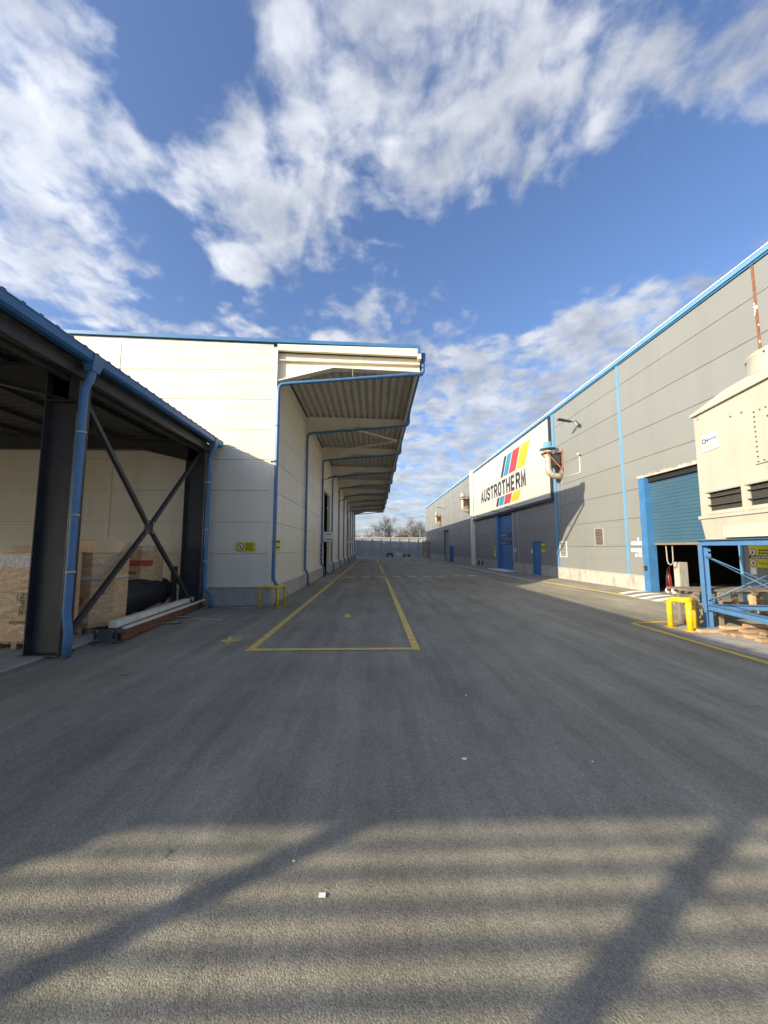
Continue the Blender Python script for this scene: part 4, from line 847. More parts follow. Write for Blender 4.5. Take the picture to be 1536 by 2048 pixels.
for z in (1.90, 1.82):
    y = 10.2
    while y > 9.6: f.add([(XR-.0215, y, z), (XR-.0215, y-.05, z), (XR-.0215, y-.05, z+.045), (XR-.0215, y, z+.045)], [(0, 1, 2, 3)]); y -= .062
o = f.build('lettering', M['charcoal'], dg, fix=False); o['kind'] = 'stuff'

# things just inside the roller door
t = thing('fire_extinguisher', 'red wheeled fire extinguisher just inside the roller door', 'extinguisher', (11.25, 14.0, .262))
MB().lathe((11.25, 14.0, .35), [(.02, 0), (.08, .02), (.09, .08), (.09, .52), (.07, .62), (.03, .68), (.03, .76)], 16).build('cylinder', M['red_paint'], t); MB().tube([(11.25, 14.0, 1.22), (11.17, 13.95, 1.1), (11.10, 13.93, .8), (11.12, 13.9, .55)], .018, 8).build('hose', M['black'], t)
MB().tube([(11.34, 14.05, .4), (11.36, 14.06, 1.28)], .014, 8).build('trolley_frame', M['red_paint'], t)
for s in (-.14, .14): MB().lathe((11.3, 14.0+s, .362), [(.10, -.02), (.10, .02)], 14, 'Y').build('wheel', M['white'], t)
t = thing('cabinet', 'pale upright cabinet beside the red extinguisher', 'cabinet', (11.6, 13.7, .262)); piece('body', M['concrete'], t, 11.45, 11.8, 13.72, 13.98, .30, 1.45, .02); piece('door_panel', M['plinth'], t, 11.435, 11.449, 13.74, 13.96, .36, 1.40, .008); piece('foot', M['black'], t, 11.47, 11.78, 13.74, 13.96, .262, .30)
for i, (x, y) in enumerate(((15.5, 13.9), (15.7, 12.5))):
    b = piece('concrete_block', M['concrete'], None, x-.4, x+.4, y-.6, y+.6, .262, 1.06, .03); tag(b, ('left' if i == 0 else 'right')+' one of two concrete blocks in the dark hall interior', 'block', 'concrete blocks inside the hall')
t = thing('blue_trolley', 'dark blue steel frame with red post inside the hall', 'trolley', (12.6, 11.0, .262))
m = MB(); m.beam((12.4, 11.9, .3), (12.4, 10.8, .3), .08, .08); m.beam((12.4, 11.9, .3), (12.4, 11.9, 1.9), .07, .07); m.beam((12.4, 10.9, .3), (12.4, 10.9, 1.9), .08, .08); m.beam((12.4, 11.9, 1.9), (12.4, 10.9, 1.9), .06, .06); m.beam((12.4, 10.9, 1.0), (12.4, 10.3, .3), .06, .06); m.build('frame', M['bluesteel'], t); MB().beam((12.7, 11.25, .262), (12.7, 11.25, 2.4), .14, .14).build('post', M['red_paint'], t)
MB().box(12.45, 12.5, 10.95, 11.85, .4, 1.85).build('panel', M['plate'], t)

# ------------------------------------------------------------------ cooling tower on its stand
AT = R_(11.0); D1 = Vector((-math.sin(AT), -math.cos(AT), 0)); D2 = Vector((math.cos(AT), -math.sin(AT), 0))   # D1 toward the camera along the face, D2 into the tower
P0 = Vector((8.40, 9.32, 0))
def TP(s, d, z): return P0+D1*s+D2*d+Vector((0, 0, z))
def tbox(m, s0, s1, d0, d1, z0, z1): return m.hexa([TP(s0, d0, z0), TP(s1, d0, z0), TP(s1, d1, z0), TP(s0, d1, z0), TP(s0, d0, z1), TP(s1, d0, z1), TP(s1, d1, z1), TP(s0, d1, z1)])
def tower():
    t = thing('cooling_tower', 'cream fibreglass cooling tower with louvres, standing on a blue frame', 'cooling tower', TP(0, 0, 2.2))
    TL, TW = 3.6, 2.4
    def frus(s0, d0, z0, s1, d1, z1):   # inset amounts
        return [TP(s0, d0, z0), TP(TL-s0, d0, z0), TP(TL-s0, TW-d0, z0), TP(s0, TW-d0, z0), TP(s1, d1, z1), TP(TL-s1, d1, z1), TP(TL-s1, TW-d1, z1), TP(s1, TW-d1, z1)]
    sills = [(.36, 1.42, 2.90, 3.40), (1.60, 2.66, 2.90, 3.40), (2.76, 3.36, 2.90, 3.40)]
    # body wall on the yard side split round the louvre openings; other sides plain
    for (a0, a1, b0, b1) in subtract((.10, TL-.1, 2.80, 5.42), sills): tbox(MB(), a0, a1, .04, .10, b0, b1).build('wall_panel', M['tower'], t)
    m = MB(); tbox(m, .04, .10, .04, TW-.04, 2.80, 5.42); tbox(m, TL-.1, TL-.04, .04, TW-.04, 2.80, 5.42); tbox(m, .10, TL-.1, TW-.10, TW-.04, 2.80, 5.42); m.build('wall_panel', M['tower'], t)
    m = MB(); m.hexa(frus(.10, .06, 2.20, .04, .02, 2.72)); m.build('base_tank', M['tower'], t)
    m = MB(); tbox(m, 0, TL, -.01, TW+.01, 2.72, 2.80); m.build('flange', M['tower'], t)
    m = MB(); m.hexa([TP(.80, .03, 2.50), TP(2.6, .03, 2.50), TP(2.6, .10, 2.22), TP(.95, .10, 2.22), TP(.80, -.001, 2.51), TP(2.6, -.001, 2.51), TP(2.6, -.10, 2.23), TP(.95, -.10, 2.23)]); m.build('tank_pocket', M['tower'], t)
    m = MB(); tbox(m, -.02, TL+.02, -.02, TW+.02, 5.42, 5.50); m.build('top_flange', M['tower'], t)
    m = MB(); m.hexa(frus(0, 0, 5.50, .80, .30, 5.84)); m.build('roof_hood', M['tower'], t)
    c = TP(TL/2+.05, TW/2, 0)
    MB().lathe((c.x, c.y, 5.72), [(.97, 0), (.96, .12), (.95, .48), (.97, .52), (.92, .52), (.90, .1)], 40).build('fan_cowl', M['tower'], t)
    for k in range(10):
        a = 2*math.pi*k/10; MB().lathe((c.x+.96*math.cos(a), c.y+.96*math.sin(a), 6.14), [(.018, 0), (.018, .025)], 8).build('bolt', M['dark'], t)
    MB().lathe((c.x, c.y, 5.9), [(.1, 0), (.1, .2)], 12).build('fan_hub', M['dark'], t)
    for k in range(4):
        a = math.pi/2*k; u = Vector((math.cos(a), math.sin(a), 0)); v = Vector((-u.y, u.x, 0)); p = Vector((c.x, c.y, 5.96))
        MB().hexa([p+u*.1-v*.06+Vector((0, 0, .02)), p+u*.78-v*.1, p+u*.78+v*.1+Vector((0, 0, .06)), p+u*.1+v*.06+Vector((0, 0, .06)), p+u*.1-v*.06+Vector((0, 0, .03)), p+u*.78-v*.1+Vector((0, 0, .01)), p+u*.78+v*.1+Vector((0, 0, .07)), p+u*.1+v*.06+Vector((0, 0, .07))]).build('fan_blade', M['dark'], t)
    for (a0, a1, b0, b1) in sills:                       # inlet louvres: dark vertical slats behind two rails
        l = thing_part('inlet_louvre', t, TP(a0, 0, b0))
        m = MB(); tbox(m, a0, a1, .16, .2, b0, b1); m.build('backing', M['black'], l)
        s = a0+.02
        while s < a1: m = MB(); tbox(m, s, s+.022, .07, .15, b0, b1); m.build('slat', M['dark_louvre'], l); s += .052
        for z in (b0+.13, b1-.17): m = MB(); tbox(m, a0-.03, a1, .02, .05, z, z+.022); m.build('rail', M['dark_louvre'], l)
        m = MB(); tbox(m, a0-.06, a1, .0, .06, b1-.045, b1); m.build('hood', M['grey_smooth'], l)
        m = MB(); tbox(m, a0-.05, a0-.012, .015, .039, b0-.05, b1-.05); tbox(m, a1+.012, a1+.05, .015, .039, b0-.05, b1); tbox(m, a0-.05, a1+.05, .015, .039, b0-.09, b0-.052); m.build('frame', M['tower'], l)
    def bolt(s, z, r=.016): MB().lathe(TP(s, .02, z), [(r, 0), (r, .02)], 6, 'X').build('bolt', M['rust'], t)
    for i in range(11): bolt(1.94, 3.80+.107*i)
    for i in range(1, 8): bolt(1.94+.15*i, 4.87); bolt(1.94+.15*i, 3.80)
    bolt(1.3, 5.0, .02); bolt(1.62, 4.98, .02); bolt(.22, 5.30, .016); bolt(.2, 5.38, .013)
    for i in range(14): bolt(.3+.22*i, 5.46, .011); bolt(.3+.22*i, 2.84, .010)
    m = MB(); tbox(m, 1.88, 3.2, .025, .039, 3.74, 3.75); tbox(m, 2.25, 2.9, .02, .039, 4.66, 4.69); m.build('access_panel_edge', M['rust'], t)
    # maker's plate
    pl = MB(); tbox(pl, .27, .87, .034, .039, 4.40, 4.83); p_ = pl.build('maker_plate', material('plate_white', (.50, .50, .49), .5, var=.02), t)
    u, v = D1, Vector((0, 0, 1))
    # outline and lettering of the plate
    m = MB()
    for (a0, a1, b0, b1) in ((.27, .87, 4.395, 4.40), (.27, .87, 4.83, 4.835), (.265, .27, 4.395, 4.835), (.87, .875, 4.395, 4.835)): tbox(m, a0, a1, .030, .039, b0, b1)
    for (a0, a1, z) in ((.34, .82, 4.545), (.36, .76, 4.51), (.42, .72, 4.475), (.48, .66, 4.445)): tbox(m, a0, a1, .031, .033, z, z+.010)
    m.build('small_print', M['grey_smooth'], p_)
    text('CH', material('navy_print', (.02, .05, .16), .5), 'lettering', p_, TP(.31, .033, 4.61), u, v-u*.25, .22, .13, .03)
    m = MB(); tbox(m, .53, .82, .029, .032, 4.66, 4.685); tbox(m, .60, .82, .029, .032, 4.71, 4.714); m.build('logo_bar', M['bluedoor'], p_)
    return t
tower()
def stand():
    s = thing('steel_stand', 'blue steel stand with thin crossed tie rods under the cooling tower', 'stand', TP(0, 0, 0))
    TL, TW = 3.6, 2.4
    def B(a, b, w, h, nm='beam', mt='bluesteel'): return MB().beam(a, b, w, h).build(nm, M[mt], s)
    for (a, d) in ((.05, .0), (TL-.05, .0), (.05, TW), (TL-.05, TW)):
        m = MB(); tbox(m, a-.07, a+.07, d-.07, d-.055, .02, 2.05); tbox(m, a-.07, a+.07, d+.055, d+.07, .02, 2.05); tbox(m, a-.008, a+.008, d-.055, d+.055, .02, 2.05); m.build('post', M['bluesteel'], s)
        m = MB(); tbox(m, a-.12, a+.12, d-.12, d+.12, .02, .04); m.build('base_plate', M['bluesteel'], s)
    for (a, b) in (((-.06, 0), (TL, 0)), ((-.06, TW), (TL, TW))):
        MB().ibeam(TP(*a, 2.12), TP(*b, 2.12), .14, .14, .012).build('top_beam', M['bluesteel'], s); MB().ibeam(TP(*a, .52), TP(*b, .52), .12, .13, .012).build('lower_beam', M['bluesteel'], s)
    for (a, b) in (((0.05, .07), (.05, TW-.07)), ((TL-.05, .07), (TL-.05, TW-.07)), ((1.8, .07), (1.8, TW-.07))):
        MB().ibeam(TP(*a, 2.12), TP(*b, 2.12), .12, .13, .012).build('top_beam', M['bluesteel'], s)
        if a[0] != 1.8: MB().ibeam(TP(*a, .52), TP(*b, .52), .12, .13, .012).build('lower_beam', M['bluesteel'], s)
    m = MB(); tbox(m, -.10, .10, -.10, TW+.1, 2.19, 2.20); m.build('top_plate', M['lightblue'], s)
    for d in (0, TW):
        for (z0, z1) in ((1.78, .68), (.68, 1.78)): MB().tube([TP(.12, d, z0), TP(TL-.12, d, z1)], .011, 8).build('tie_rod', M['bluesteel'], s)
    for a in (.05, TL-.05):
        for (z0, z1) in ((1.78, .68), (.68, 1.78)): MB().tube([TP(a, .07, z0), TP(a, TW-.07, z1)], .011, 8).build('tie_rod', M['bluesteel'], s)
        for d in (.09, TW-.09):
            for z in (.66, 1.80, 1.95): m = MB(); tbox(m, a-.06, a+.06, d-.05, d+.05, z-.05, z+.05); m.build('cleat', M['bluesteel'], s)
stand()
pad = MB(); pad.prism([(6.98, 8.36, -.05), (7.45, 4.0, -.05), (10.4, 4.0, -.05), (10.4, 8.6, -.05)], (0, 0, .07)); o = pad.build('concrete_pad', M['concrete'], None); o['kind'] = 'structure'
pad = MB(); pad.prism([(7.2, 9.42, -.05), (6.985, 8.37, -.05), (10.4, 8.61, -.05), (10.4, 9.8, -.05)], (0, 0, .066)); o = pad.build('concrete_pad', M['concrete'], None); o['kind'] = 'structure'

def hoop(A, B, C_, h, r, label):
    t = thing('hoop_barrier', label, 'barrier', (*B, 0), 'yellow hoop barriers')
    A, B, C_ = [Vector((*q, 0)) for q in (A, B, C_)]; Z = Vector((0, 0, 1))
    def arc(P, Q, e=.14):   # from the ground at P up, over and towards Q at the top
        d = (Q-P).normalized(); pts = [P, P+Z*(h-e)]
        for i in range(1, 7): a = math.pi/2*i/6; pts.append(P+Z*(h-e+e*math.sin(a))+d*(e-e*math.cos(a)))
        return pts
    p1 = arc(A, B)+[B+(A-B).normalized()*.14+Z*h]
    mid = [B+Z*h+(A-B).normalized()*.05+(C_-B).normalized()*.05]
    p2 = list(reversed(arc(C_, B)))
    MB().tube(p1+mid+p2, r, 14).build('top_rail', M['yellow_paint'], t); MB().tube([B+Z*.0, B+Z*(h-.02)], r, 14).build('leg', M['yellow_paint'], t)
    for P in (A, B, C_): MB().lathe(P, [(r*2.1, .02), (r*2.1, .032)], 14).build('foot_plate', M['yellow_paint'], t)
hoop((-3.82, 12.72), (-3.20, 12.62), (-3.14, 13.28), .68, .042, 'yellow steel hoop barrier guarding the warehouse corner downpipe')
hoop((7.42, 9.28), (7.54, 8.84), (8.02, 9.28), .72, .065, 'thick yellow hoop barrier by the cooling tower stand')

# ------------------------------------------------------------------ timber by the tower
def plank(name, c, ln, w, h, ang, tilt, mat, label, group):
    m = MB().box(-ln/2, ln/2, -w/2, w/2, -h/2, h/2); me = m.mesh(name); o = link(name, me, mat, None, c); o.rotation_euler = (0, tilt, ang); tag(o, label, 'plank', group); return o
rg = random.Random(11)
stack = [(8.55, 8.62, 0, 2.4), (8.75, 8.42, 0, 2.2), (8.9, 8.2, 0, 2.3), (9.0, 7.98, 0, 2.2), (8.75, 7.74, 0, 1.9), (8.9, 7.52, 0, 2.0), (8.9, 8.5, 1, 2.1), (9.1, 8.26, 1, 2.2), (9.15, 8.02, 1, 2.0), (8.95, 7.66, 1, 1.8), (9.2, 8.36, 2, 1.9), (9.2, 7.85, 2, 1.7), (9.1, 7.5, 2, 1.7)]
words = ['rearmost', 'second rearmost', 'third from the rear', 'fourth from the rear', 'fifth from the rear', 'front']
for i, (x, y, l, ln) in enumerate(stack):
    mt = M['wood'] if i % 3 else M['woodpale']
    lay = ('bottom', 'middle', 'top')[l]
    k = [q for q in stack if q[2] == l]; k.sort(key=lambda q: -q[1]); w_ = words[k.index((x, y, l, ln))] if l == 0 else ('rear', 'second', 'third', 'front')[min(3, k.index((x, y, l, ln)))]
    plank('timber_plank', (x+.25, y, .02+.038+.075*l+.001*i), ln, .14+.05*(i % 2), .07, -.05+rg.uniform(-.09, .09), rg.uniform(-.004, .004), mt, '%s plank in the %s layer of the loose timber pile' % (w_, lay), 'loose planks under the tower')
def trestle():
    t = thing('timber_rack', 'grey weathered timber rack with posts and long rails behind the blue stand', 'rack', (9.2, 9.5, 0))
    a = -.06; d = Vector((math.cos(a), math.sin(a), 0)); p = Vector((8.08, 9.42, 0)); q = Vector((-math.sin(a), math.cos(a), 0)); Z = Vector((0, 0, 1))
    for s in (.12, .72, 1.55, 2.2):
        for r in (0, .5): MB().beam(p+d*s+q*r+Z*.015, p+d*s+q*r+Z*.80, .11, .09, tuple(d)).build('post', M['woodgrey'] if s < 1.5 else M['woodpale'], t)
        MB().beam(p+d*s-q*.1+Z*.845, p+d*s+q*.62+Z*.845, .12, .07).build('cross_bearer', M['woodgrey'], t)
    for (r, z, h) in ((-.055, .50, .09), (.555, .50, .09)): MB().beam(p+q*r+Z*z, p+d*2.5+q*r+Z*z, .045, h).build('rail', M['woodgrey'], t)
    for r in (-.02, .2, .42, .6): MB().beam(p+q*r-d*.1+Z*.91, p+d*2.6+q*r+Z*.91, .13, .05).build('top_board', M['woodgrey'], t)
trestle()

# ------------------------------------------------------------------ goods stored in the shed
def pallet(x0, y0, z0, label, lx=.8, ly=1.2, group='wooden pallets in the shed'):
    t = thing('wooden_pallet', label, 'pallet', (x0+lx/2, y0+ly/2, z0), group)
    for i in range(3):
        xx = x0+(lx-.1)*i/2
        piece('skid', M['woodpale'], t, xx, xx+.1, y0, y0+ly, z0, z0+.022)
        for j in range(3): yy = y0+(ly-.14)*j/2; piece('block', M['woodpale'], t, xx, xx+.1, yy, yy+.14, z0+.022, z0+.1)
    for j in range(3): yy = y0+(ly-.14)*j/2; piece('cross_board', M['woodpale'], t, x0, x0+lx, yy, yy+.14, z0+.1, z0+.122)
    for i in range(5): xx = x0+(lx-.13)*i/4; piece('deck_board', M['woodpale'], t, xx, xx+.13, y0, y0+ly, z0+.122, z0+.144)
    return t
def octabin(x0, x1, y0, y1, z0, z1, label, cut=.18, lid=.0, seed=1, group='wrapped cartons in the shed'):
    rg = random.Random(seed); t = thing('wrapped_carton', label, 'carton', ((x0+x1)/2, (y0+y1)/2, z0), group)
    ring = [(x0+cut, y0), (x1-cut, y0), (x1, y0+cut), (x1, y1-cut), (x1-cut, y1), (x0+cut, y1), (x0, y1-cut), (x0, y0+cut)]
    # densify the outline and wobble it so the wrap looks hand-wound
    pts = []
    for i in range(8):
        a, b = ring[i], ring[(i+1) % 8]; n = 4 if (Vector(a)-Vector(b)).length > .4 else 2
        for k in range(n): pts.append((a[0]+(b[0]-a[0])*k/n, a[1]+(b[1]-a[1])*k/n))
    n = len(pts); lv = 12; vs = []; cx, cy = (x0+x1)/2, (y0+y1)/2
    ztop = z1-lid
    for l in range(lv+1):
        z = z0+(ztop-z0)*l/lv
        for (a, b) in pts:
            k = 1+rg.uniform(-.010, .008)-.012*(l in (0, lv)); vs.append((cx+(a-cx)*k, cy+(b-cy)*k, z+rg.uniform(-.006, .006)))
    fs = [(l*n+i, l*n+(i+1) % n, (l+1)*n+(i+1) % n, (l+1)*n+i) for l in range(lv) for i in range(n)]+[tuple(range(lv*n, lv*n+n)), tuple(range(n-1, -1, -1))]
    MB().add(vs, fs).build('body', M['cardboard'], t)
    if lid:
        m = MB(); m.prism([(cx+(a-cx)*1.035, cy+(b-cy)*1.035, z1-lid-.10) for a, b in ring], (0, 0, lid+.10)); m.build('lid', M['cardlid'], t)
        m = MB(); m.tube([(cx+(a-cx)*1.02, cy+(b-cy)*1.02, z0+(z1-z0)*.56) for a, b in ring]+[(cx+(ring[0][0]-cx)*1.02, cy+(ring[0][1]-cy)*1.02, z0+(z1-z0)*.56)], .02, 6, smooth=False); m.build('strap', M['film'], t)
    return t
pa = pallet(-7.42, 7.62, .03, 'wooden pallet under the carton left of the near column')
A_ = octabin(-7.75, -6.62, 7.60, 8.75, .175, 1.90, 'wrapped brown carton with vertical black lettering, left of the near column', .10, 0, 2)
yA = 7.575
text('NIPOL', M['print_dark'], 'lettering', A_, (-6.93, yA, 1.10), (0, 0, -1), (1, 0, 0), .43, .085, .02)
text('airpop', M['print_dark'], 'lettering', A_, (-7.10, yA, .50), (1, 0, 0), (0, 0, 1), .30, .085, .01)
f = MB(); f.box(-6.99, -6.975, yA-.003, yA-.002, .95, 1.10); f.box(-7.76, -6.63, yA-.003, yA-.002, 1.115, 1.12); f.build('print', M['print_dark'], A_, )
m = MB(); m.box(-7.72, -6.66, 7.585, 7.64, 1.62, 1.86); m.build('film_fold_highlight', M['film'], A_)
octabin(-9.0, -7.95, 9.4, 10.5, .175, 2.05, 'low wrapped carton partly hidden behind the lettered carton', .10, 0, 5)
pallet(-8.9, 9.4, .03, 'wooden pallet under the half-hidden carton at the back')
b = octabin(-7.75, -6.95, 8.9, 9.6, 2.02-.12, 2.18, 'grey film bundle on top of the cartons', .08, 0, 9); 
pallet(-7.3, 8.85, .03, 'wooden pallet under the lidded octagonal carton')
Bx = octabin(-7.35, -6.18, 8.80, 9.92, .175, 2.16, 'tall octagonal carton with a cardboard lid behind the near column', .32, .18, 3)
text('NIPOL', M['print_dark'], 'lettering', Bx, (-6.36, 8.97, 1.05), (0, 0, -1), (.71, .71, 0), .40, .06, .02, lift=.02)
for zf in (.30, 1.25): MB().box(-7.0, -6.52, 8.775, 8.79, zf, zf+.10).build('film_fold_highlight', M['film'], Bx)  # pale bands put highlights of the wrap into the colour
m = MB(); m.lathe((-6.72, 8.775, .78), [(.075, 0), (.06, 0), (.06, -.003), (.075, -.003)], 20, 'Y', caps=False); m.build('round_mark', M['print_dark'], Bx)
pC = PYP(225, 1092, 11.3); pC1 = PYP(284, 1092, 11.3); pC2 = PYP(298, 1092, 11.75)
Cx = octabin(pC.x-.15, pC1.x+.22, 11.3, 12.3, .175, 2.04, 'wrapped carton with a red band standing by the cream wall', .22, 0, 4)
pallet(pC.x, 11.25, .03, 'wooden pallet under the red-banded carton')
m = MB(); m.box(pC.x+.06, pC1.x-.02, 11.27, 11.28, 1.45, 1.62); m.box(pC.x+.06, pC1.x-.02, 11.27, 11.28, 1.30, 1.31); m.build('red_band', M['redband'], Cx)
m = MB(); d = Vector((.22, .22, 0)); p = Vector((pC1.x+.01, 11.285, 0)); m.prism([p+Vector((0, 0, 1.45)), p+d+Vector((0, 0, 1.45)), p+d+Vector((0, 0, 1.62)), p+Vector((0, 0, 1.62))], (.01, -.01, 0)); m.build('red_band', M['redband'], Cx)
text('airpop', M['print_dark'], 'lettering', Cx, (pC1.x-.42, 11.275, 1.2), (1, 0, 0), (0, 0, 1), .32, .10, .01)

# big black pipe section lying in the shed
def pipe_section():
    a = PYP(214, 1204, 9.9); a.z = .62; b = PYP(322, 1172, 12.55); b.z = .62; d = (b-a).normalized(); a = a-d*.15
    t = thing('large_pipe', 'big black wrapped pipe section lying in the shed', 'pipe', (a.x, a.y, .03))
    r = .46; MB().tube([a+d*k for k in (0, .4, .8, 1.2, 1.6, 2.0, (b-a).length-.35)], [r, r*1.015, r*.99, r*1.01, r*.985, r*.98, r*.9], 32).build('pipe_body', M['pipe_black'], t)
    e = b-d*.35; MB().tube([e, e+d*.02, e+d*.30], [.36, .40, .40], 28, caps=True).build('flange_sleeve', M['black'], t); MB().tube([e-d*.05, e+d*.0], .47, 28).build('flange', M['black'], t)
    u = Vector((0, 0, 1)); w_ = d.cross(u).normalized(); p = a+d*1.3+(w_*.62+u*.78).normalized()*(r+.006)
    MB().prism([p-d*.16, p+w_*.09-u*.07, p+d*.16, p-w_*.09+u*.07], (w_*.6+u*.8)*.008).build('label_patch', M['black'], t)
    for k in (.4, 1.7): q = a+d*k; MB().beam(Vector((q.x-.45, q.y, .10)), Vector((q.x+.45, q.y, .10)), .12, .14).build('wood_cradle', M['woodgrey'], t)
pipe_section()
# steel beams on the ground in front of the shed
def steel(name, a, b, w, h, mat, label, cat='beam', ib=True, group='steel lying before the shed'):
    m = MB()
    (m.ibeam if ib else m.beam)(a, b, w, h); return m.solo(name, mat, label, cat, a, group)
steel('rusty_beam', (-5.36, 8.22, .115), (-5.80, 12.9, .115), .14, .17, M['rust'], 'outer rusty steel beam lying beside the shed slab')
steel('rusty_beam', (-5.66, 8.24, .115), (-6.02, 12.6, .115), .14, .17, M['rust'], 'inner rusty steel beam lying against the shed slab')
steel('cream_beam', (-5.78, 8.55, .30), (-6.06, 12.75, .30), .16, .14, M['creambeam'], 'long cream painted beam on top of the rusty beams', ib=False)
steel('cream_rail', (-5.50, 8.5, .235), (-5.76, 13.0, .235), .07, .05, M['creambeam'], 'thin cream rail beside the long cream beam', 'rail', ib=False)
steel('wood_batten', (-5.62, 8.9, .235), (-5.9, 12.2, .235), .12, .035, M['wood'], 'wooden batten lying between the cream beam and rail', 'batten', ib=False)
t = thing('base_plate_stack', 'grey steel end plate with notches standing before the rusty beams', 'steel plate', (-5.62, 8.12, 0), 'steel lying before the shed')
piece('plate', M['plate'], t, -5.86, -5.38, 8.10, 8.125, .03, .30, .004); m = MB(); m.box(-5.90, -5.84, 8.08, 8.2, .22, .29); m.box(-5.40, -5.32, 8.08, 8.2, .22, .29); m.box(-5.92, -5.80, 8.06, 8.22, .004, .03); m.box(-5.44, -5.28, 8.06, 8.22, .004, .03); m.build('lug', M['plate'], t)
for (x, z) in ((-5.78, .25), (-5.46, .25), (-5.78, .08), (-5.46, .08)): MB().lathe((x, 8.098, z), [(.012, 0), (.012, -.012)], 8, 'Y').build('bolt', M['galv'], t)
for (x0, x1) in ((-5.84, -5.78), (-5.46, -5.40)): piece('notch', M['black'], t, x0, x1, 8.094, 8.0985, .10, .20)
for i, (x, y, s) in enumerate(((-5.35, 10.15, 'nearer'), (-5.42, 11.0, 'farther'))):
    t = thing('steel_offcut', s+' flat steel offcut on the asphalt beside the rusty beams', 'offcut', (x, y, .004), 'steel lying before the shed'); MB().beam((x-.2, y-.1, .02), (x+.25, y+.02, .02), .12, .03).build('flat_bar', M['plate'], t); MB().beam((x-.2, y-.16, .045), (x+.24, y-.06, .045), .03, .02).build('upturned_lip', M['galv'], t)
for i, (x, y, a) in enumerate(((-6.45, 11.2, .3), (-6.35, 11.7, -.2), (-6.25, 12.1, .1))):
    m = MB().beam((x-.35, y-.1*a, .07), (x+.35, y+.6*a, .07), .10, .06); m.solo('wood_offcut', M['woodgrey'], ('nearest', 'middle', 'farthest')[i]+' dark wood offcut on the floor beside the black pipe', 'offcut', (x, y, .04), 'wood offcuts in the shed')
t = thing('standing_tube', 'short dark square tube standing upright by the cream wall', 'tube', (-6.95, 12.95, .03)); piece('tube', M['dark'], t, -6.87, -6.72, 12.85, 13.0, .035, 1.35, .01); piece('end_cap', M['black'], t, -6.865, -6.725, 12.855, 12.995, 1.35, 1.36)

# ------------------------------------------------------------------ far end: fence, pallets, trees, house
def fence():
    Y = 80.0; f = thing('metal_fence', 'tall corrugated metal fence closing the far end of the yard', 'fence', (3.6, Y, 0))
    x = -4.6; H = 3.95; i = 0
    while x < 12:
        w_ = 2.0; prof = []; k = 0
        while k < w_-.02:
            prof += [(k, 0), (k+.16, 0), (k+.18, .045), (k+.23, .045)]; k += .25
        prof.append((w_-.02, 0)); n = len(prof)
        vs = [(x+a, Y-b, .05) for a, b in prof]+[(x+a, Y-b, H) for a, b in prof]+[(x+a, Y-b+.02, .05) for a, b in prof]+[(x+a, Y-b+.02, H) for a, b in prof]
        MB().add(vs, [(j, j+1, n+j+1, n+j) for j in range(n-1)]+[(2*n+j, 3*n+j, 3*n+j+1, 2*n+j+1) for j in range(n-1)]+[(n+j, n+j+1, 3*n+j+1, 3*n+j) for j in range(n-1)]).build('sheet', M['fence'], f, fix=False)
        piece('post', M['fence'], f, x-.07, x+.03, Y-.16, Y-.05, 0, H+.1); x += w_; i += 1
    piece('rail', M['fence'], f, -4.6, 12, Y-.12, Y-.06, 1.86, 1.98); piece('top_cap', M['fencecap'], f, -4.6, 12, Y-.14, Y+.10, H+.02, H+.20)
fence()
t = thing('fence_lamp', 'small white round lamp fixed on the far metal fence', 'lamp', (1.9, 79.8, 2.9)); MB().lathe((2.15, 79.78, 2.95), [(.05, 0), (.26, -.05), (.28, -.2), (.1, -.28)], 16, 'Y').build('shade', M['lamp_lens'], t); MB().tube([(2.15, 79.8, 2.95), (2.15, 79.95, 2.95)], .04, 8).build('mount', M['dark'], t)
# stacked pallets against the hall end; each pallet is its own thing
def small_pallet_mesh():
    m = MB()
    for i in range(3): m.box(-.6, .6, -.4+.35*i, -.3+.35*i, 0, .022)
    for i in range(3):
        for j in range(3): m.box(-.6+.53*j, -.46+.53*j, -.4+.35*i, -.3+.35*i, .022, .1)
    for i in range(5): m.box(-.6, .6, -.4+.1675*i, -.27+.1675*i, .1, .144)
    return m.mesh('stacked_pallet')
pm_ = small_pallet_mesh(); pm_.materials.append(M['woodpale'])
nth = ['lowest', 'second', 'third', 'fourth', 'fifth', 'sixth', 'seventh', 'eighth', 'ninth', 'tenth', 'eleventh', 'twelfth', 'thirteenth', 'fourteenth', 'fifteenth', 'sixteenth', 'seventeenth', 'eighteenth', 'nineteenth', 'twentieth', 'twenty-first', 'twenty-second', 'topmost']
for i in range(23):
    o = link('stacked_pallet', pm_, None, None, (10.05+rg.uniform(-.03, .03), 72.5+rg.uniform(-.03, .03), .146*i)); o.rotation_euler.z = rg.uniform(-.03, .03)
    tag(o, nth[i]+' pallet from the ground in the tall far pallet stack', 'pallet', 'pallets in the tall far stack')
b = MB(); b.tube([(9.9, 71.4, 0), (9.9, 71.4, 1.1)], .12, 12).solo('bollard', M['yellow_paint'], 'yellow bollard before the tall far pallet stack', 'bollard', (9.9, 71.4, 0))
b = MB(); b.tube([(10.5, 56.0-4.0, 0), (10.5, 52.0, 1.0)], .09, 12).solo('bollard', M['yellow_paint'], 'yellow bollard beside the far small blue door', 'bollard', (10.5, 52, 0))
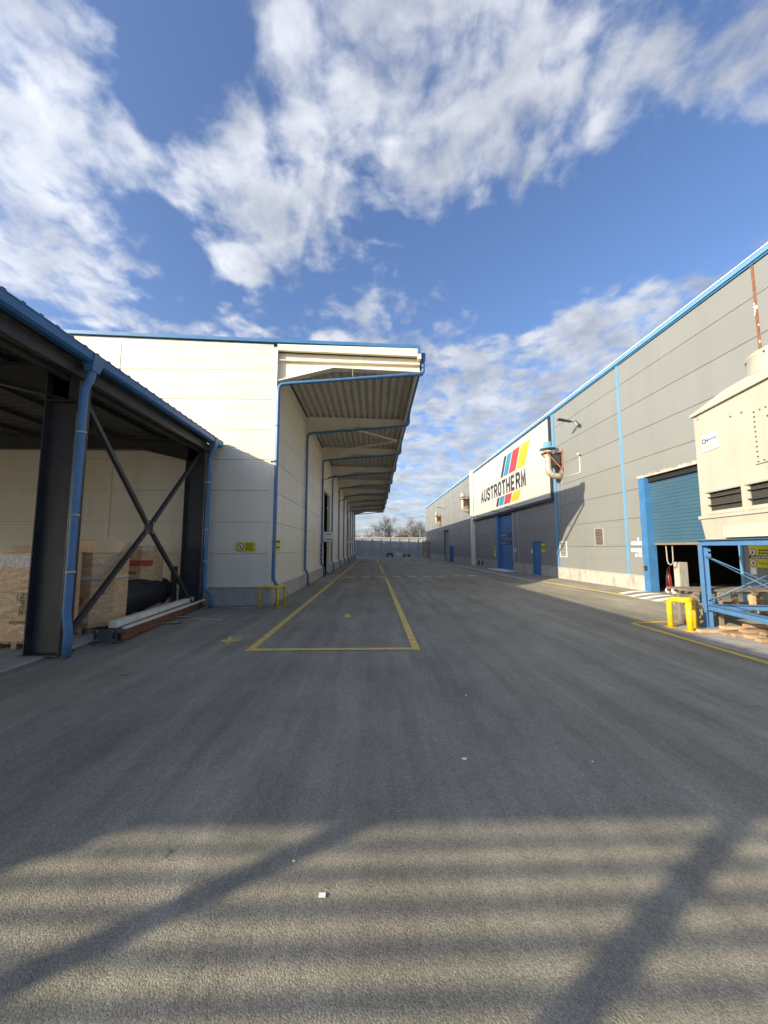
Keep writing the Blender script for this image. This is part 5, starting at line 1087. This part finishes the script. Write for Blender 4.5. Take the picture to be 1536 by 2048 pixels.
def flat_trolley(x, y, label, mt, h):
    t = thing('flat_trolley', label, 'trolley', (x, y, 0), 'trolleys before the far fence'); piece('load', M[mt], t, x-.6, x+.6, y-.4, y+.4, .55, .55+h, .02); piece('deck', M['dark'], t, x-.65, x+.65, y-.45, y+.45, .42, .545)
    for sx in (-.5, .5):
        for sy in (-.32, .32): MB().lathe((x+sx, y+sy, .2), [(.2, -.04), (.2, .04)], 14, 'Y').build('wheel', M['black'], t); piece('strut', M['dark'], t, x+sx-.03, x+sx+.03, y+sy-.03, y+sy+.03, .2, .42)
flat_trolley(6.9, 78.2, 'small trolley with a pale load before the far fence', 'concrete', .2)
flat_trolley(3.4, 78.4, 'low dark trolley with a grey load before the far fence', 'plate', .35)
t = thing('wire_crate', 'tilted pale wire crate leaning before the far fence', 'crate', (5.1, 78.4, 0))
for k in range(5): MB().tube([(4.6+.25*k, 78.3, .02), (4.75+.25*k, 78.7, .95)], .025, 6).build('wire', M['white'], t)
for k in range(3): MB().tube([(4.55+.05*k, 78.3+.16*k, .1+.38*k), (5.7+.05*k, 78.3+.16*k, .1+.38*k)], .025, 6).build('wire', M['white'], t)

def bare_tree(x, y, H, spread, seed, mat, label, lean=0.0, detail=5):
    rg = random.Random(seed); t = thing('bare_tree', label, 'tree', (x, y, 0), 'bare trees beyond the fence')
    tr = MB(); cr = MB()
    def grow(p, d, ln, r, lvl, mb):
        n = 4 if lvl < 2 else 3; pts = [p]; rs = [r]; q = p
        for i in range(n):
            d = (d+Vector((rg.gauss(0, .13), rg.gauss(0, .13), rg.gauss(.05, .06)))).normalized(); q = q+d*ln/n; pts.append(q); rs.append(r*(1-.42*(i+1)/n))
        mb.tube(pts, rs, 7 if lvl == 0 else 5 if lvl < 3 else 3, caps=False)
        if lvl >= detail: return
        k = rg.randint(3, 4) if lvl else rg.randint(4, 6)
        for j in range(k):
            f = rg.uniform(.35, 1.0) if lvl else rg.uniform(.45, 1.0); i = min(n, max(1, int(f*n+.5)))
            a = rg.uniform(0, 2*math.pi); tilt = rg.uniform(.35, .85)*spread
            s = d.cross(Vector((math.cos(a), math.sin(a), .3))).normalized(); nd = (d*math.cos(tilt)+s*math.sin(tilt)).normalized(); nd.z = max(nd.z, -.05)
            grow(pts[i], nd, ln*rg.uniform(.58, .78), max(.014, rs[i]*rg.uniform(.5, .72)), lvl+1, cr)
        grow(q, d, ln*.7, max(.014, rs[-1]*.9), lvl+1, cr)
    grow(Vector((x, y, 0)), Vector((lean, 0, 1)).normalized(), H*.36, H*.028, 0, tr)
    tr.build('trunk', mat, t, fix=False); cr.build('crown', mat, t, fix=False)
bare_tree(4.1, 86, 9.6, 1.0, 12, M['bark'], 'large dark bare tree left of the brick house beyond the fence')
bare_tree(9.3, 88, 9.3, 1.15, 21, M['barkpale'], 'wide pale bare tree at the end of the grey hall')
for (x, y, h, sd, lb, mt) in ((-3.0, 92, 7.2, 5, 'small hazy bare tree, leftmost beyond the fence under the canopy', 'barkpale'), (-1.4, 90, 7.4, 6, 'slim bare tree, second from the left beyond the fence', 'barkpale'), (.2, 94, 6.9, 7, 'thin pale bare tree, third from the left beyond the fence', 'barkpale'), (1.9, 96, 6.6, 8, 'low bare tree just left of the large dark tree', 'bark'), (6.7, 98, 6.4, 9, 'low bare tree behind the brick house roof', 'bark'), (12.0, 95, 8.4, 10, 'bare tree mostly hidden behind the grey hall end', 'bark')):
    bare_tree(x, y, h, .95, sd, M[mt], lb, detail=4)
hs = thing('brick_house', 'low brick house with red tiled roof beyond the far fence', 'house', (7.6, 104, 0))
piece('wall', M['brick'], hs, 5.6, 9.8, 102, 108, 0, 4.65); m = MB(); m.prism([(5.3, 101.7, 4.65), (10.1, 101.7, 4.65), (9.0, 101.7, 5.35), (6.2, 101.7, 5.35)], (0, 6.6, 0)); r_ = m.build('roof', M['tile'], hs); piece('chimney', M['brick'], r_, 8.4, 8.9, 103, 103.5, 5.3, 6.1)
for x in (6.4, 8.2): wn_ = piece('window', M['white'], hs, x, x+.9, 101.95, 102.05, 3.0, 4.3); piece('pane', M['glass'], wn_, x+.1, x+.8, 101.93, 101.948, 3.1, 4.2)

# ------------------------------------------------------------------ litter on the asphalt
for i, (x, y, s, lb) in enumerate(((644, 1793, .05, 'small white paper scrap lying in the striped sunlight'), (929, 1519, .055, 'crumpled white paper scrap in the middle of the shaded asphalt'), (1185, 1525, .02, 'tiny white scrap at the right of the shaded asphalt'), (932, 1392, .03, 'small white scrap beyond the crumpled paper'), (588, 1724, .018, 'tiny white speck near the striped sunlight'))):
    c = G(x, y); rg2 = random.Random(i); p = []
    for k in range(6): a = 2*math.pi*k/6; rr = s*.55*rg2.uniform(.6, 1.1); p.append(Vector((c.x+rr*math.cos(a), c.y+rr*.7*math.sin(a), .004+rg2.uniform(0, .008))))
    if i == 0: p = [Vector((c.x+a*.020, c.y+b*.015, .006)) for a, b in ((-1, -.8), (1, -1), (1.05, .9), (-.9, 1))]
    MB().prism(p, (0, 0, .003)).solo('paper_scrap', M['paper'], lb, 'litter', (c.x, c.y, 0), 'paper litter on the asphalt')

scene.render.engine = 'CYCLES'
scene.cycles.max_bounces = 8; scene.cycles.diffuse_bounces = 5
